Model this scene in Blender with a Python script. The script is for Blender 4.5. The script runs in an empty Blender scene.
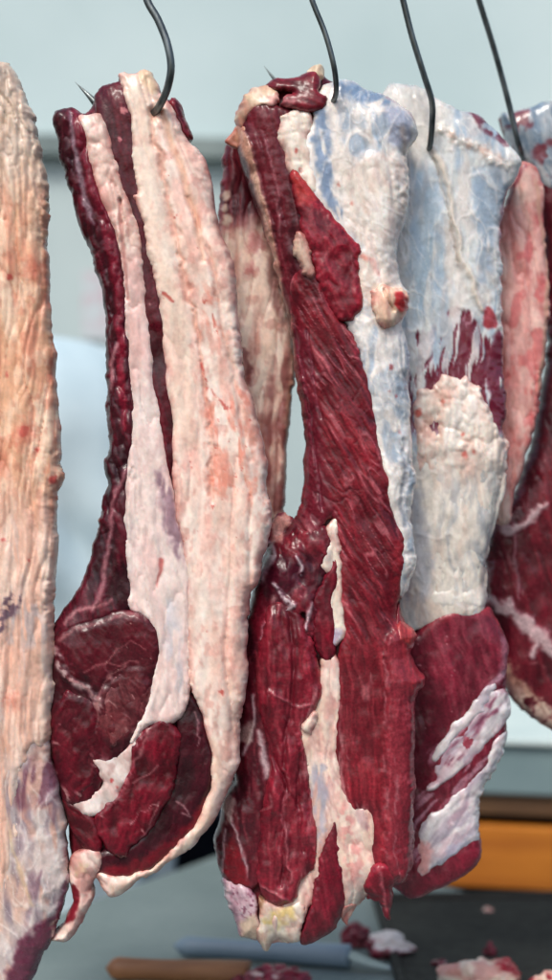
import bpy, math, random
import numpy as np

# ------------------------------------------------------------------ frame of reference
K = 0.9 / 980.0          # metres per photo pixel in the plane of the front cuts
DCAM = 1.5               # camera stands 1.5 m in front of that plane
ZC = 1.35                # camera height
FPX = DCAM / K           # focal length in photo pixels
TABLE_Z = 0.80
random.seed(4)

def wpt(px, py, y):
    """a point of the picture at the depth y behind the plane of the front cuts"""
    s = K * (DCAM + y) / DCAM
    return ((px - 276.0) * s, y, ZC - (py - 490.0) * s)

COL = bpy.context.scene.collection

def tag(o, label=None, cat=None, group=None, kind=None):
    if label: o['label'] = label
    if cat: o['category'] = cat
    if group: o['group'] = group
    if kind: o['kind'] = kind
    return o

def empty(name, loc):
    o = bpy.data.objects.new(name, None)
    COL.objects.link(o); o.location = loc; o.empty_display_size = .05
    return o

# ------------------------------------------------------------------ noise (numpy)
def _hash(ix, iy, seed):
    h = (ix.astype(np.int64) * 374761393 + iy.astype(np.int64) * 668265263 + int(seed) * 1442695041) & 0xFFFFFFFF
    h = ((h ^ (h >> 13)) * 1274126177) & 0xFFFFFFFF
    h = ((h ^ (h >> 15)) * 2246822519) & 0xFFFFFFFF
    return ((h ^ (h >> 16)) & 0xFFFFFF) / float(0xFFFFFF)

def vnoise(x, y, seed):
    ix = np.floor(x); iy = np.floor(y)
    fx = x - ix; fy = y - iy
    ux = fx * fx * fx * (fx * (fx * 6 - 15) + 10); uy = fy * fy * fy * (fy * (fy * 6 - 15) + 10)
    a = _hash(ix, iy, seed); b = _hash(ix + 1, iy, seed)
    c = _hash(ix, iy + 1, seed); d = _hash(ix + 1, iy + 1, seed)
    return (a * (1 - ux) + b * ux) * (1 - uy) + (c * (1 - ux) + d * ux) * uy

def N(x, y, sx, sy, seed, octv=3):
    t = 0.0; a = 1.0; tot = 0.0; f = 1.0
    for i in range(octv):
        t = t + a * vnoise(x * f / sx + 17.3 * i, y * f / sy + 9.1 * i, seed + i * 31)
        tot += a; a *= .5; f *= 2.03
    return np.clip((t / tot - .5) * 1.35 + .5, 0, 1)

def ridge(x, y, sx, sy, seed, octv=2):
    t = 0.0; a = 1.0; tot = 0.0; f = 1.0
    for i in range(octv):
        t = t + a * (1 - np.abs(2 * vnoise(x * f / sx + 5.1 * i, y * f / sy + 3.7 * i, seed + i * 57) - 1))
        tot += a; a *= .5; f *= 2.0
    return t / tot

def worley(x, y, sx, sy, seed):
    X = x / sx; Y = y / sy
    ix = np.floor(X); iy = np.floor(Y)
    f1 = np.full(X.shape, 9.0); f2 = np.full(X.shape, 9.0)
    for dx in (-1, 0, 1):
        for dy in (-1, 0, 1):
            cx = ix + dx; cy = iy + dy
            d = np.hypot(cx + _hash(cx, cy, seed) - X, cy + _hash(cx, cy, seed + 7) - Y)
            f2 = np.where(d < f1, f1, np.minimum(f2, d)); f1 = np.minimum(f1, d)
    return f1, f2

def sstep(a, b, x):
    t = np.clip((x - a) / (b - a), 0, 1)
    return t * t * (3 - 2 * t)

def prof(d, r):
    t = np.clip(d / r, 0, 1)
    return np.sqrt(np.maximum(0, 1 - (1 - t) ** 2))

def chaikin(poly, it=1, closed=True):
    p = np.array(poly, float)
    for _ in range(it):
        q = np.roll(p, -1, 0)
        a = p * .78 + q * .22; b = p * .22 + q * .78
        p = np.stack([a, b], 1).reshape(-1, 2)
    return p

def sdf(poly, X, Y):
    """signed distance to a closed polygon, positive inside"""
    p = np.asarray(poly, float); q = np.roll(p, -1, 0)
    d2 = np.full(X.shape, 1e12); ins = np.zeros(X.shape, bool)
    for (x0, y0), (x1, y1) in zip(p, q):
        ex, ey = x1 - x0, y1 - y0
        L = ex * ex + ey * ey
        if L < 1e-9: continue
        wx = X - x0; wy = Y - y0
        t = np.clip((wx * ex + wy * ey) / L, 0, 1)
        d2 = np.minimum(d2, (wx - ex * t) ** 2 + (wy - ey * t) ** 2)
        if y0 != y1:
            c = (y0 <= Y) != (y1 <= Y)
            ins ^= c & (wx < ex * (Y - y0) / ey)
    d = np.sqrt(d2)
    return np.where(ins, d, -d)

def pdist(pts, X, Y, width):
    """distance to an open polyline minus its (varying) half width"""
    best = np.full(X.shape, 1e9)
    w = width if isinstance(width, (list, tuple)) else [width] * len(pts)
    for i in range(len(pts) - 1):
        x0, y0 = pts[i]; x1, y1 = pts[i + 1]
        ex, ey = x1 - x0, y1 - y0; L = ex * ex + ey * ey + 1e-9
        t = np.clip(((X - x0) * ex + (Y - y0) * ey) / L, 0, 1)
        d = np.hypot(X - x0 - ex * t, Y - y0 - ey * t) - (w[i] * (1 - t) + w[i + 1] * t)
        best = np.minimum(best, d)
    return best

def C(*a): return np.array(a, float) / 255.0

def lerp(c, col, m):
    m = np.asarray(m)
    if m.ndim == 0: m = np.full(c.shape[0], float(m))
    return c + (np.asarray(col) - c) * m[:, None]

def to_lin(c):
    c = np.clip(c, 0, 1)
    return np.where(c <= .04045, c / 12.92, ((c + .055) / 1.055) ** 2.4)

def warp(X, Y, amp, sc, seed):
    dx = (N(X, Y, sc, sc, seed, 3) - .5) * 2 * amp
    dy = (N(X, Y, sc, sc, seed + 101, 3) - .5) * 2 * amp
    return X + dx, Y + dy

class G:
    """the surface points of one part, in photo pixels"""
    def __init__(s, X, Y, D, seed):
        s.X, s.Y, s.D, s.seed, s.k = X, Y, D, seed, 0
    def nx(s):
        s.k += 13
        return s.seed + s.k
    def n(s, sx, sy=None, octv=3):
        return N(s.X, s.Y, sx, sy or sx, s.nx(), octv)
    def uv(s, flow):
        if isinstance(flow, (int, float)):
            a = math.radians(flow)
            return s.X * math.cos(a) - s.Y * math.sin(a), s.X * math.sin(a) + s.Y * math.cos(a)
        ys = [p[1] for p in flow]; xs = [p[0] for p in flow]
        return s.X - np.interp(s.Y, ys, xs), s.Y
    def fib(s, flow, ln, wd, octv=2, wob=3.0):
        v, u = s.uv(flow)
        v = v + (N(s.X, s.Y, 22, 30, s.nx(), 2) - .5) * 2 * wob
        return N(v, u, wd, ln, s.nx(), octv)
    def rid(s, flow, ln, wd, octv=2, wob=4.0):
        v, u = s.uv(flow)
        v = v + (N(s.X, s.Y, 26, 36, s.nx(), 2) - .5) * 2 * wob
        return ridge(v, u, wd, ln, s.nx(), octv)
    def stroke(s, pts, w, soft=1.5, amp=1.5, sc=13):
        X, Y = warp(s.X, s.Y, amp, sc, s.nx())
        return 1 - sstep(-soft, soft, pdist(pts, X, Y, w))
    def blob(s, poly, soft=2.0, amp=2.0, sc=9):
        X, Y = warp(s.X, s.Y, amp, sc, s.nx())
        return sstep(-soft, soft, sdf(chaikin(poly, 1), X, Y))
    def spots(s, lst, soft=1.2, amp=1.5):
        X, Y = warp(s.X, s.Y, amp, 4, s.nx())
        m = np.zeros(X.shape)
        for x, y, r in lst:
            m = np.maximum(m, 1 - sstep(r - soft, r + soft, np.hypot((X - x) * 1.25, Y - y)))
        return m

# ------------------------------------------------------------------ materials
MATS = {}
def wet_material(name, rough, sss, fine, coat, spec=.5, fsize=1.0, bump=.0006):
    """wet flesh: colour of the tissue comes with the mesh, fine grain, gloss and relief from noise"""
    if name in MATS: return MATS[name]
    m = bpy.data.materials.new(name); m.use_nodes = True
    nt = m.node_tree; nt.nodes.clear(); L = nt.links.new
    def nd(t, **kw):
        n = nt.nodes.new(t)
        for k, v in kw.items(): setattr(n, k, v)
        return n
    out = nd('ShaderNodeOutputMaterial'); bs = nd('ShaderNodeBsdfPrincipled')
    at = nd('ShaderNodeAttribute', attribute_name='Col')
    tc = nd('ShaderNodeTexCoord')
    n1 = nd('ShaderNodeTexNoise'); n1.inputs['Scale'].default_value = 420 * fsize; n1.inputs['Detail'].default_value = 4
    n2 = nd('ShaderNodeTexNoise'); n2.inputs['Scale'].default_value = 60; n2.inputs['Detail'].default_value = 3
    for n in (n1, n2): L(tc.outputs['Object'], n.inputs['Vector'])
    r1 = nd('ShaderNodeMapRange'); r1.inputs['From Min'].default_value = .3; r1.inputs['From Max'].default_value = .7
    r1.inputs['To Min'].default_value = 1 - fine; r1.inputs['To Max'].default_value = 1 + fine
    L(n1.outputs['Fac'], r1.inputs['Value'])
    mul = nd('ShaderNodeVectorMath', operation='SCALE')
    L(at.outputs['Color'], mul.inputs[0]); L(r1.outputs['Result'], mul.inputs['Scale'])
    L(mul.outputs['Vector'], bs.inputs['Base Color'])
    rr = nd('ShaderNodeMapRange'); rr.inputs['From Min'].default_value = .3; rr.inputs['From Max'].default_value = .7
    rr.inputs['To Min'].default_value = max(.12, rough - .12); rr.inputs['To Max'].default_value = rough + .14
    L(n2.outputs['Fac'], rr.inputs['Value']); L(rr.outputs['Result'], bs.inputs['Roughness'])
    b = nd('ShaderNodeBump'); b.inputs['Strength'].default_value = .5; b.inputs['Distance'].default_value = bump
    L(n1.outputs['Fac'], b.inputs['Height']); L(b.outputs['Normal'], bs.inputs['Normal'])
    bs.inputs['Specular IOR Level'].default_value = spec
    bs.inputs['Coat Weight'].default_value = coat; bs.inputs['Coat Roughness'].default_value = .16
    # fat lets light in, lean hardly: the share comes with the mesh (alpha)
    sm = nd('ShaderNodeMath', operation='MULTIPLY'); sm.inputs[1].default_value = sss
    L(at.outputs['Alpha'], sm.inputs[0]); L(sm.outputs[0], bs.inputs['Subsurface Weight'])
    bs.inputs['Subsurface Radius'].default_value = (1, .45, .3); bs.inputs['Subsurface Scale'].default_value = .004
    L(bs.outputs[0], out.inputs['Surface'])
    MATS[name] = m
    return m

def MAT(kind):
    return {'lean': lambda: wet_material('lean_meat', .36, .2, .24, .28, .28, 1, .0006),
            'fat': lambda: wet_material('beef_fat', .38, .4, .05, .15, .45, .8, .00035),
            'memb': lambda: wet_material('silverskin', .25, .4, .05, .45, .5, .8, .0002)}[kind]()

# ------------------------------------------------------------------ a part of a cut
class Cut:
    def __init__(s, y0, outline, H, R, T, seed, label, off=.8, relief=None, amp=1.6, sc=9, share=None):
        s.y0, s.H, s.R, s.T, s.seed, s.off, s.relief = y0, H, R, T, seed, off, relief
        s.amp, s.sc = amp, sc
        s.outline = chaikin(outline, 1)
        ys = s.outline[:, 1]; xs = s.outline[:, 0]
        j = ys.argmax()
        if share:                                  # a flap that hangs on another piece of the same cut
            s.loc, s.root = share.loc, share.root
        else:
            s.loc = wpt(xs[j], ys[j], y0)
            s.root = empty('beef_cut', s.loc)
            tag(s.root, label, 'beef cut', 'beef cuts hanging from the hooks')
        s.n = 0

    def ragged(s, X, Y, amp, sc):
        """uneven outline: slow waves, and small nicks that come and go"""
        WX, WY = warp(X, Y, amp * 1.5, sc * 2.4, s.seed)
        q = sstep(.45, .75, vnoise(X / 31.0 + 3, Y / 43.0, s.seed + 300))
        dx = (N(X, Y, sc * .7, sc * .7, s.seed + 400, 3) - .5) * 2; dy = (N(X, Y, sc * .7, sc * .7, s.seed + 500, 3) - .5) * 2
        return WX + dx * amp * (.2 + .75 * q), WY + dy * amp * (.2 + .75 * q)

    def part(s, name, poly, kind, paint, lift=0, rim=6, rimh=5, amp=None, sc=None, step=1.25, label=None, parent=None, grow=0):
        s.n += 1
        rimh *= .8; rim *= .9
        amp = s.amp if amp is None else amp; sc = sc or s.sc
        P = chaikin(poly, 1) if not (poly is s.outline) else s.outline
        x0, y0 = P.min(0) - 5; x1, y1 = P.max(0) + 5
        xs = np.arange(x0, x1, step); ys = np.arange(y0, y1, step)
        GX, GY = np.meshgrid(xs, ys)
        WX, WY = s.ragged(GX, GY, amp, sc)
        D = sdf(P, WX, WY) + grow
        inside = D > 0
        cell = inside[:-1, :-1] | inside[1:, :-1] | inside[:-1, 1:] | inside[1:, 1:]
        gy, gx = np.gradient(D, step)
        g2 = np.maximum(gx * gx + gy * gy, .3)
        mv = ~inside
        sx = np.clip(-D * gx / g2, -1.7 * step, 1.7 * step); sy = np.clip(-D * gy / g2, -1.7 * step, 1.7 * step)
        GX = np.where(mv, GX + sx, GX); GY = np.where(mv, GY + sy, GY)
        used = np.zeros(D.shape, bool)
        used[:-1, :-1] |= cell; used[1:, :-1] |= cell; used[:-1, 1:] |= cell; used[1:, 1:] |= cell
        idx = -np.ones(D.shape, int); n = used.sum(); idx[used] = np.arange(n)
        X = GX[used]; Y = GY[used]; Dp = np.maximum(D[used], 0)
        WX, WY = s.ragged(X, Y, s.amp, s.sc)
        Dc = Dp if P is s.outline else sdf(s.outline, WX, WY)
        g = G(X, Y, Dp, s.seed * 7 + s.n * 911)
        c, h, f = paint(g)
        c = c * (1 + (.13 if kind == 'lean' else .06) * (N(X, Y, 2.8, 3.6, s.seed + 900, 2) - .5) + .12 * (N(X, Y, 7, 11, s.seed + 950, 3) - .5))[:, None]
        hf = s.H * prof(Dc, s.R) - s.H * s.off + lift + rimh * (prof(Dp, rim) - 1) + h * np.clip(.12 + Dp / 7.0, 0, 1)
        if s.relief: hf = hf + s.relief(X, Y)
        hb = -s.T * prof(np.maximum(Dc, 0), s.R * .8) - 6 - s.H * s.off
        hb = np.minimum(hb, hf - 3)
        k = K * (DCAM + s.y0) / DCAM
        front = np.stack([(X - 276) * k, s.y0 - hf / 1000, ZC - (Y - 490) * k], 1)
        back = np.stack([(X - 276) * k, s.y0 - hb / 1000, ZC - (Y - 490) * k], 1)
        V = np.concatenate([front, back]) - np.array(s.loc)
        a = idx[:-1, :-1][cell]; b = idx[:-1, 1:][cell]; cc = idx[1:, 1:][cell]; d = idx[1:, :-1][cell]
        F = [np.stack([a, d, cc, b], 1), np.stack([a, b, cc, d], 1) + n]
        pad = np.pad(cell, 1)
        I = idx
        def wall(mask, p, q):           # p -> q is the border edge
            p = p[mask]; q = q[mask]
            F.append(np.stack([p, q, q + n, p + n], 1))
        wall(cell & ~pad[:-2, 1:-1], I[:-1, :-1], I[:-1, 1:])
        wall(cell & ~pad[2:, 1:-1], I[1:, 1:], I[1:, :-1])
        wall(cell & ~pad[1:-1, :-2], I[1:, :-1], I[:-1, :-1])
        wall(cell & ~pad[1:-1, 2:], I[:-1, 1:], I[1:, 1:])
        F = np.concatenate(F).astype(np.int32)
        me = bpy.data.meshes.new(name)
        me.vertices.add(len(V)); me.vertices.foreach_set('co', V.astype(np.float32).ravel())
        me.loops.add(F.size); me.loops.foreach_set('vertex_index', F.ravel())
        me.polygons.add(len(F)); me.polygons.foreach_set('loop_start', np.arange(0, F.size, 4, dtype=np.int32))
        me.polygons.foreach_set('use_smooth', np.ones(len(F), bool))
        me.update(calc_edges=True)
        at = me.color_attributes.new('Col', 'FLOAT_COLOR', 'POINT')
        rgba = np.concatenate([to_lin(c), np.clip(f, 0, 1)[:, None]], 1)
        at.data.foreach_set('color', np.concatenate([rgba, rgba]).astype(np.float32).ravel())
        me.materials.append(MAT(kind))
        o = bpy.data.objects.new(name, me); COL.objects.link(o); o.parent = parent or s.root
        if label: o['label'] = label
        return o

# ------------------------------------------------------------------ tissue
def lean(g, base, dark, light, flow=0, fib=1.0, marb=.3, ln=38, wd=3.0, wob=4, broad=26, lump=1.0):
    n = g.n(broad, broad * 1.5)
    c = lerp(np.tile(dark, (len(g.X), 1)), base, sstep(.2, .75, n))
    f1 = g.fib(flow, ln, wd, 2, wob); f2 = g.fib(flow, ln * .6, max(1.7, wd * .5), 1, wob)
    c = lerp(c, light, .5 * fib * sstep(.52, .85, f1))
    c = lerp(c, dark * .75, .5 * fib * sstep(.5, .15, f1))
    c = c * (1 + .2 * fib * (f2 - .5))[:, None]
    v, u = g.uv(flow)
    v = v + 9 * (N(g.X, g.Y, 24, 24, g.nx(), 3) - .5)
    r = ridge(v, u, wd * 6, ln * 1.1, g.nx(), 2)
    mk = sstep(.90, .985, r) * sstep(.42, .66, g.n(30)) * marb
    c = lerp(c, C(205, 165, 160), mk)
    c = lerp(c, base * 1.25 + .05, .5 * np.exp(-g.D / 1.8) * sstep(.35, .65, g.n(10)))
    h = .8 * fib * (f1 - .5) + .35 * fib * (f2 - .5) + lump * (1.3 * (g.n(13, 20) - .5) + 2.8 * (n - .5)) + .4 * mk
    return c, h, .25 + .5 * mk

def film(g, pts, w, flow, ln=26, wd=4, soft=6):
    """torn pale film lying in streaks along a border"""
    return g.stroke(pts, w, soft, 4, 9) * sstep(.5, .68, g.fib(flow, ln, wd, 3, 4))

def web(g, c, h, flow, k=.6, col=None):
    """raised white threads of connective tissue crossing at several angles"""
    col = C(236, 232, 226) if col is None else col
    for da, ln, wd in ((0, 80, 9), (-22, 60, 12), (26, 56, 13), (60, 40, 19)):
        s = strands(g, flow + da, ln, wd, .86, .985, 9)
        c = lerp(c, col, k * s); h = h + .38 * s
    return c, h

def strands(g, flow, ln, wd, lo=.84, hi=.97, wob=3):
    """thin separate fibres"""
    return sstep(lo, hi, g.rid(flow, ln, wd, 1, wob)) * sstep(.35, .6, g.fib(flow, ln * .8, wd * 3, 2))

def domes(g, sx, sy, wob=6):
    f1, _ = worley(g.X + wob * (g.n(14) - .5), g.Y + wob * (g.n(14) - .5), sx, sy, g.nx())
    return np.clip(1 - f1 * f1 * 1.3, 0, 1)

def folds(g, flow, ln, wd, wob=5):
    """round ridges with sharp valleys between them, along the flow"""
    v, u = g.uv(flow)
    v = v + (N(g.X, g.Y, 30, 60, g.nx(), 2) - .5) * 2 * wob
    n = vnoise(v / wd, u / ln, g.nx()) * .7 + vnoise(v / wd * 2.1, u / ln * 1.7, g.nx()) * .3
    return np.sqrt(np.clip(np.abs(2 * n - 1) * 1.6, 0, 1))

def fatty(g, base, light, pink, flow=0, crease=1.0, lump=1.0, cw=11, cl=110, pk=.55, fold=2.6, edge=.6):
    c = lerp(np.tile(base, (len(g.X), 1)), light, sstep(.3, .75, g.fib(flow, 60, 16, 3)))
    c = lerp(c, pink, pk * sstep(.5, .85, g.fib(flow, 50, 12, 3)))
    c = lerp(c, pink * .94, .5 * sstep(.56, .8, g.n(8, 13)))
    c = lerp(c, light * 1.03, .45 * sstep(.55, .78, g.n(9, 18)))
    fo = folds(g, flow, cl * .8, cw)
    c = lerp(c, pink * .93, .5 * crease * sstep(.5, .05, fo))
    dm = domes(g, 10, 16)
    c = c * (1 + .07 * (g.n(5, 9) - .5))[:, None]
    thin = np.exp(-g.D / 3.2) * sstep(.25, .6, g.n(8))
    c = lerp(c, C(168, 78, 76), edge * thin)
    h = fold * (fo - .7) + lump * (.4 * (dm - .6) + .35 * (g.n(10, 18) - .5)) + 2.6 * (g.fib(flow, 120, 22, 2, 5) - .5) + .22 * (g.n(4, 6) - .5)
    return c, h, np.full(len(g.X), .8)

def memb(g, white, blue, flow=0, red=None, rk=.3, ln=55, wd=6, bias=.48, lump=1.0, wob=7):
    fl2 = flow if not isinstance(flow, (int, float)) else flow + 18
    s1 = .55 * g.fib(flow, ln, wd, 3, wob) + .45 * g.n(20, 32)
    c = lerp(np.tile(blue, (len(g.X), 1)), white, sstep(bias - .22, bias + .2, s1))
    s2 = np.maximum(sstep(.86, .98, g.rid(flow, ln * .9, wd * 1.3, 2, wob)), .8 * sstep(.86, .98, g.rid(fl2, ln * .7, wd, 2, wob)))
    c = lerp(c, white * 1.05, .6 * s2)
    s3 = g.fib(flow, ln * .5, max(2, wd * .4), 2, 6)
    c = c * (1 + .1 * (s3 - .5))[:, None]
    if red is not None:
        c = lerp(c, red, rk * sstep(.55, .8, g.fib(flow, ln * .6, wd * 1.8, 3, 5)))
    fo = folds(g, flow, ln * 1.1, wd * 2.6, wob)
    c = c * (.95 + .05 * fo)[:, None]
    h = 1.0 * (fo - .6) + 1.0 * (s1 - .5) + lump * (2.2 * (g.n(26, 44) - .5) + .25 * (g.n(8, 16) - .5)) + .6 * s2 + .2 * (s3 - .5)
    return c, h, np.full(len(g.X), .55)
# ================================================================== first cut: the pale one at the left border
o0 = [(-18,52),(0,57),(10,62),(20,82),(24,98),(31,108),(33,125),(40,158),(45,185),(46,208),(43,225),(47,258),(47,285),(45,300),(47,327),
      (47,342),(53,354),(54,364),(52,376),(56,420),(58,450),(58,478),(53,495),(53,530),(54,555),(51,590),(50,640),(51,662),(49,700),
      (47,755),(55,778),(60,800),(62,820),(65,850),(66,870),(64,888),(60,908),(54,935),(45,950),(38,965),(30,985),(18,1015),(-25,1020),(-70,960),(-80,600),(-74,200),(-55,70)]
cut0 = Cut(-.01, o0, 16, 34, 45, 11, 'wrinkled peach-orange fatty beef cut cropped by the left edge')
def p_fat0(g):
    flow = [(-6,50),(8,200),(10,330),(4,500),(-4,700),(6,860),(0,980)]
    c, h, f = fatty(g, C(225,174,140), C(238,210,184), C(208,130,104), flow, 1.1, .8, 14, 150, .6, 3.5)
    top = sstep(215, 150, g.Y + 30 * (g.n(20) - .5))
    c2 = lerp(np.tile(C(214,196,180), (len(g.X), 1)), C(176,168,160), sstep(.5, .8, g.fib(12, 40, 14, 3)))
    c2 = lerp(c2, C(228,212,196), sstep(.6, .9, g.rid(8, 40, 12)))
    tf = folds(g, 24, 34, 9, 8) * .6 + .4 * folds(g, -20, 40, 12, 8)
    c2 = lerp(c2, C(150,140,136), .7 * sstep(.55, .2, tf)); c2 = lerp(c2, C(206,170,140), .4 * sstep(.5, .75, g.n(12, 18)))
    c = lerp(c, c2, top)
    w = np.interp(g.Y, [200, 260, 330, 420], [.35, .1, .05, 0])
    c = lerp(c, C(226,196,172), w)
    low = sstep(440, 560, g.Y + 60 * (g.n(24, 60) - .5))
    c2 = lerp(np.tile(C(226,184,164), (len(g.X), 1)), C(234,208,192), sstep(.35, .7, g.fib(0, 70, 9, 3)))
    c2 = lerp(c2, C(206,190,184), .6 * sstep(.6, .8, g.fib(3, 60, 6, 3)))
    c = lerp(c, c2, .9 * low)
    c = lerp(c, C(190,70,66), .8 * g.spots([(25,432,6),(53,480,5),(11,278,3),(37,450,2.5),(8,375,2),(30,560,1.8),(4,540,2)], 2))
    c = lerp(c, C(205,105,85), .5 * g.spots([(34,270,12),(26,435,14),(14,700,9)], 9, 5))
    pw = g.blob([(-5,590),(8,597),(20,590),(24,600),(14,618),(2,630),(-10,632)], 3, 5, 9)
    c = lerp(c, C(92,66,84), .85 * pw * sstep(.3, .6, g.n(8)))
    c = lerp(c, C(172,168,172), .6 * g.blob([(10,612),(30,596),(48,602),(48,640),(30,650),(8,640)], 6, 8, 12) * sstep(.35, .6, g.fib(4, 30, 6)))
    h = h + 3.2 * (folds(g, flow, 150, 17, 9) - .7) + 2.2 * (folds(g, flow, 60, 7, 6) - .6) + top * 5 * (tf - .6)
    return c, h, f
cut0.part('fat_cap', o0[:29] + [(48,738),(42,752),(34,742),(27,754),(22,775),(17,800),(20,840),(14,872),(8,905),(0,885),(-8,840),(-30,860),(-75,820)] + o0[44:], 'fat', p_fat0, 3, 9, 7, amp=2.4, grow=1)
def p_mem0(g):
    c, h, f = memb(g, C(212,196,190), C(150,132,140), 8, C(214,158,136), .6, 60, 8, .42)
    c = lerp(c, C(112,66,84), .85 * sstep(.2, .5, g.fib(-6, 40, 10)) * g.blob([(20,765),(35,748),(47,757),(54,776),(58,800),(44,806),(30,800),(18,806),(10,790)], 4, 6, 12))
    c = lerp(c, C(112,74,92), .75 * sstep(.5, .68, g.fib(-8, 46, 11, 3)) * sstep(780, 840, g.Y) * sstep(14, 50, g.X))
    c = lerp(c, C(216,178,158), .8 * g.blob([(-40,730),(16,770),(16,820),(34,900),(20,930),(-40,960)], 8, 8, 16) * sstep(.25, .6, g.fib(5, 60, 9)))
    c, h = web(g, c, h, 8, .35)
    c = lerp(c, C(226,196,150), .5 * g.stroke([(2,800),(14,850),(32,905)], 1.6, 2, 2))
    c = lerp(c, C(92,34,56), .9 * g.blob([(14,945),(30,930),(48,918),(62,900),(58,935),(34,975),(16,1012),(0,1005)], 4, 5, 12))
    return c, h, f
cut0.part('silverskin', [(-70,740),(-10,728),(12,722),(30,718),(46,712)] + o0[28:44] + [(-76,850)], 'memb', p_mem0, 1, 7, 4)
cut0.part('inner_meat', cut0.outline, 'lean', lambda g: lean(g, C(110,40,52), C(80,26,38), C(140,60,70)), -8, 8, 4, step=3)

# ================================================================== second cut: dark rib eye, white strip and a long pale fat cap
o1 = [(50,113),(53,107),(64,104),(71,103),(78,106),(86,106),(93,91),(100,83),(109,80),(115,79),(115,72),(125,70),(135,72),(141,67),(151,67),(155,78),
      (162,93),(172,93),(178,97),(181,105),(184,112),(191,126),(193,134),(188,138),(196,145),(202,152),(208,165),(212,185),(214,205),(221,230),(231,253),(236,283),(238,310),(240,327),
      (244,370),(252,399),(258,417),(264,450),(267,467),(266,489),(271,507),(270,527),(269,540),(263,557),(259,580),(251,600),(247,617),(247,654),(246,696),(239,720),(240,752),(238,770),(231,785),(223,808),(216,820),(205,833),(194,850),
      (184,857),(172,863),(160,871),(143,880),(130,890),(118,898),(110,900),(100,890),(95,881),(90,887),(92,900),(84,919),(79,929),(76,936),(66,943),(52,944),(47,940),(51,934),(62,929),(68,914),(71,901),(67,888),(67,862),(66,845),(62,815),
      (59,796),(53,770),(48,753),(47,720),(47,703),(49,683),(48,647),(51,627),(63,610),(77,590),(87,562),(90,547),(95,537),(99,514),(103,494),(107,482),(101,470),(101,460),(106,454),(106,427),(105,400),(107,390),(105,377),(104,347),(103,327),
      (103,313),(98,283),(92,257),(85,240),(78,230),(75,213),(70,197),(67,187),(63,173),(60,163),(57,150),(54,133),(49,122)]
cut1 = Cut(0.0, o1, 15, 36, 42, 23, 'beef cut with dark round rib eye below and long creamy fat cap', amp=1.3, sc=8)
# the dark lobed strip along the left side
def p_out1(g):
    c, h, f = lean(g, C(78,14,29), C(46,8,19), C(100,34,46), 14, .8, .12, 30, 4)
    v, u = g.uv(13)
    f1, f2 = worley(v + 5 * (g.n(12) - .5), u + .55 * v + 7 * (g.n(18) - .5), 10, 19, 77)
    h = h + 4.2 * np.clip(1 - f1 * f1 * 1.4, 0, 1) * sstep(560, 480, g.Y)
    c = lerp(c, C(40,9,18), .5 * sstep(.1, .02, f2 - f1) * sstep(560, 480, g.Y))
    grey = g.stroke([(71,112),(75,140),(80,175),(86,205),(94,225)], [2, 3.2, 2.4, 3.6, 1], 2, 2.5)
    c = lerp(c, C(136,112,122), .9 * grey)
    red = g.stroke([(75,106),(82,135),(92,185),(104,215),(112,245),(120,300),(119,330)], [4, 6, 5, 6, 6, 5, 4], 3, 2)
    c = lerp(c, C(118,22,42), .85 * red); h = h + 2 * red
    r2 = g.stroke([(120,330),(123,400),(124,430)], [4, 4, 2], 2, 2)
    c = lerp(c, C(136,24,46), .8 * r2)
    ln = g.stroke([(118,345),(112,362),(110,390)], 1.8, 1.6, 1.5)
    c = lerp(c, C(180,130,132), .7 * ln)
    l2 = g.stroke([(128,470),(117,492),(108,540),(103,585),(92,612)], [3, 2.2, 2, 3, 2.5], 2.2, 3)
    c = lerp(c, C(170,112,118), .7 * l2); h = h + 1.5 * l2
    l3 = g.stroke([(66,622),(76,610),(92,606),(112,600)], [1.5, 2, 1.6, 1], 2, 2)
    c = lerp(c, C(186,130,130), .7 * l3)
    c = lerp(c, C(150,120,84), .7 * g.spots([(94,532,2.6),(90,546,3.2),(97,520,2),(87,558,1.6)], 1.5))
    return c, h, f
cut1.part('outer_muscle', [(50,113),(53,107),(64,104),(71,103),(80,108),(88,122),(94,150),(98,178),(106,200),(114,216),(120,232),(124,250),(127,280),(130,327),(133,360),(134,395),(137,420),(136,450),(132,480),(130,510),(132,545),(134,580),(136,605),(118,618),(100,622),(72,632),(50,650),(47,647)]
     + o1[o1.index((51,627)):], 'lean', p_out1, 0, 8, 5)
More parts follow.
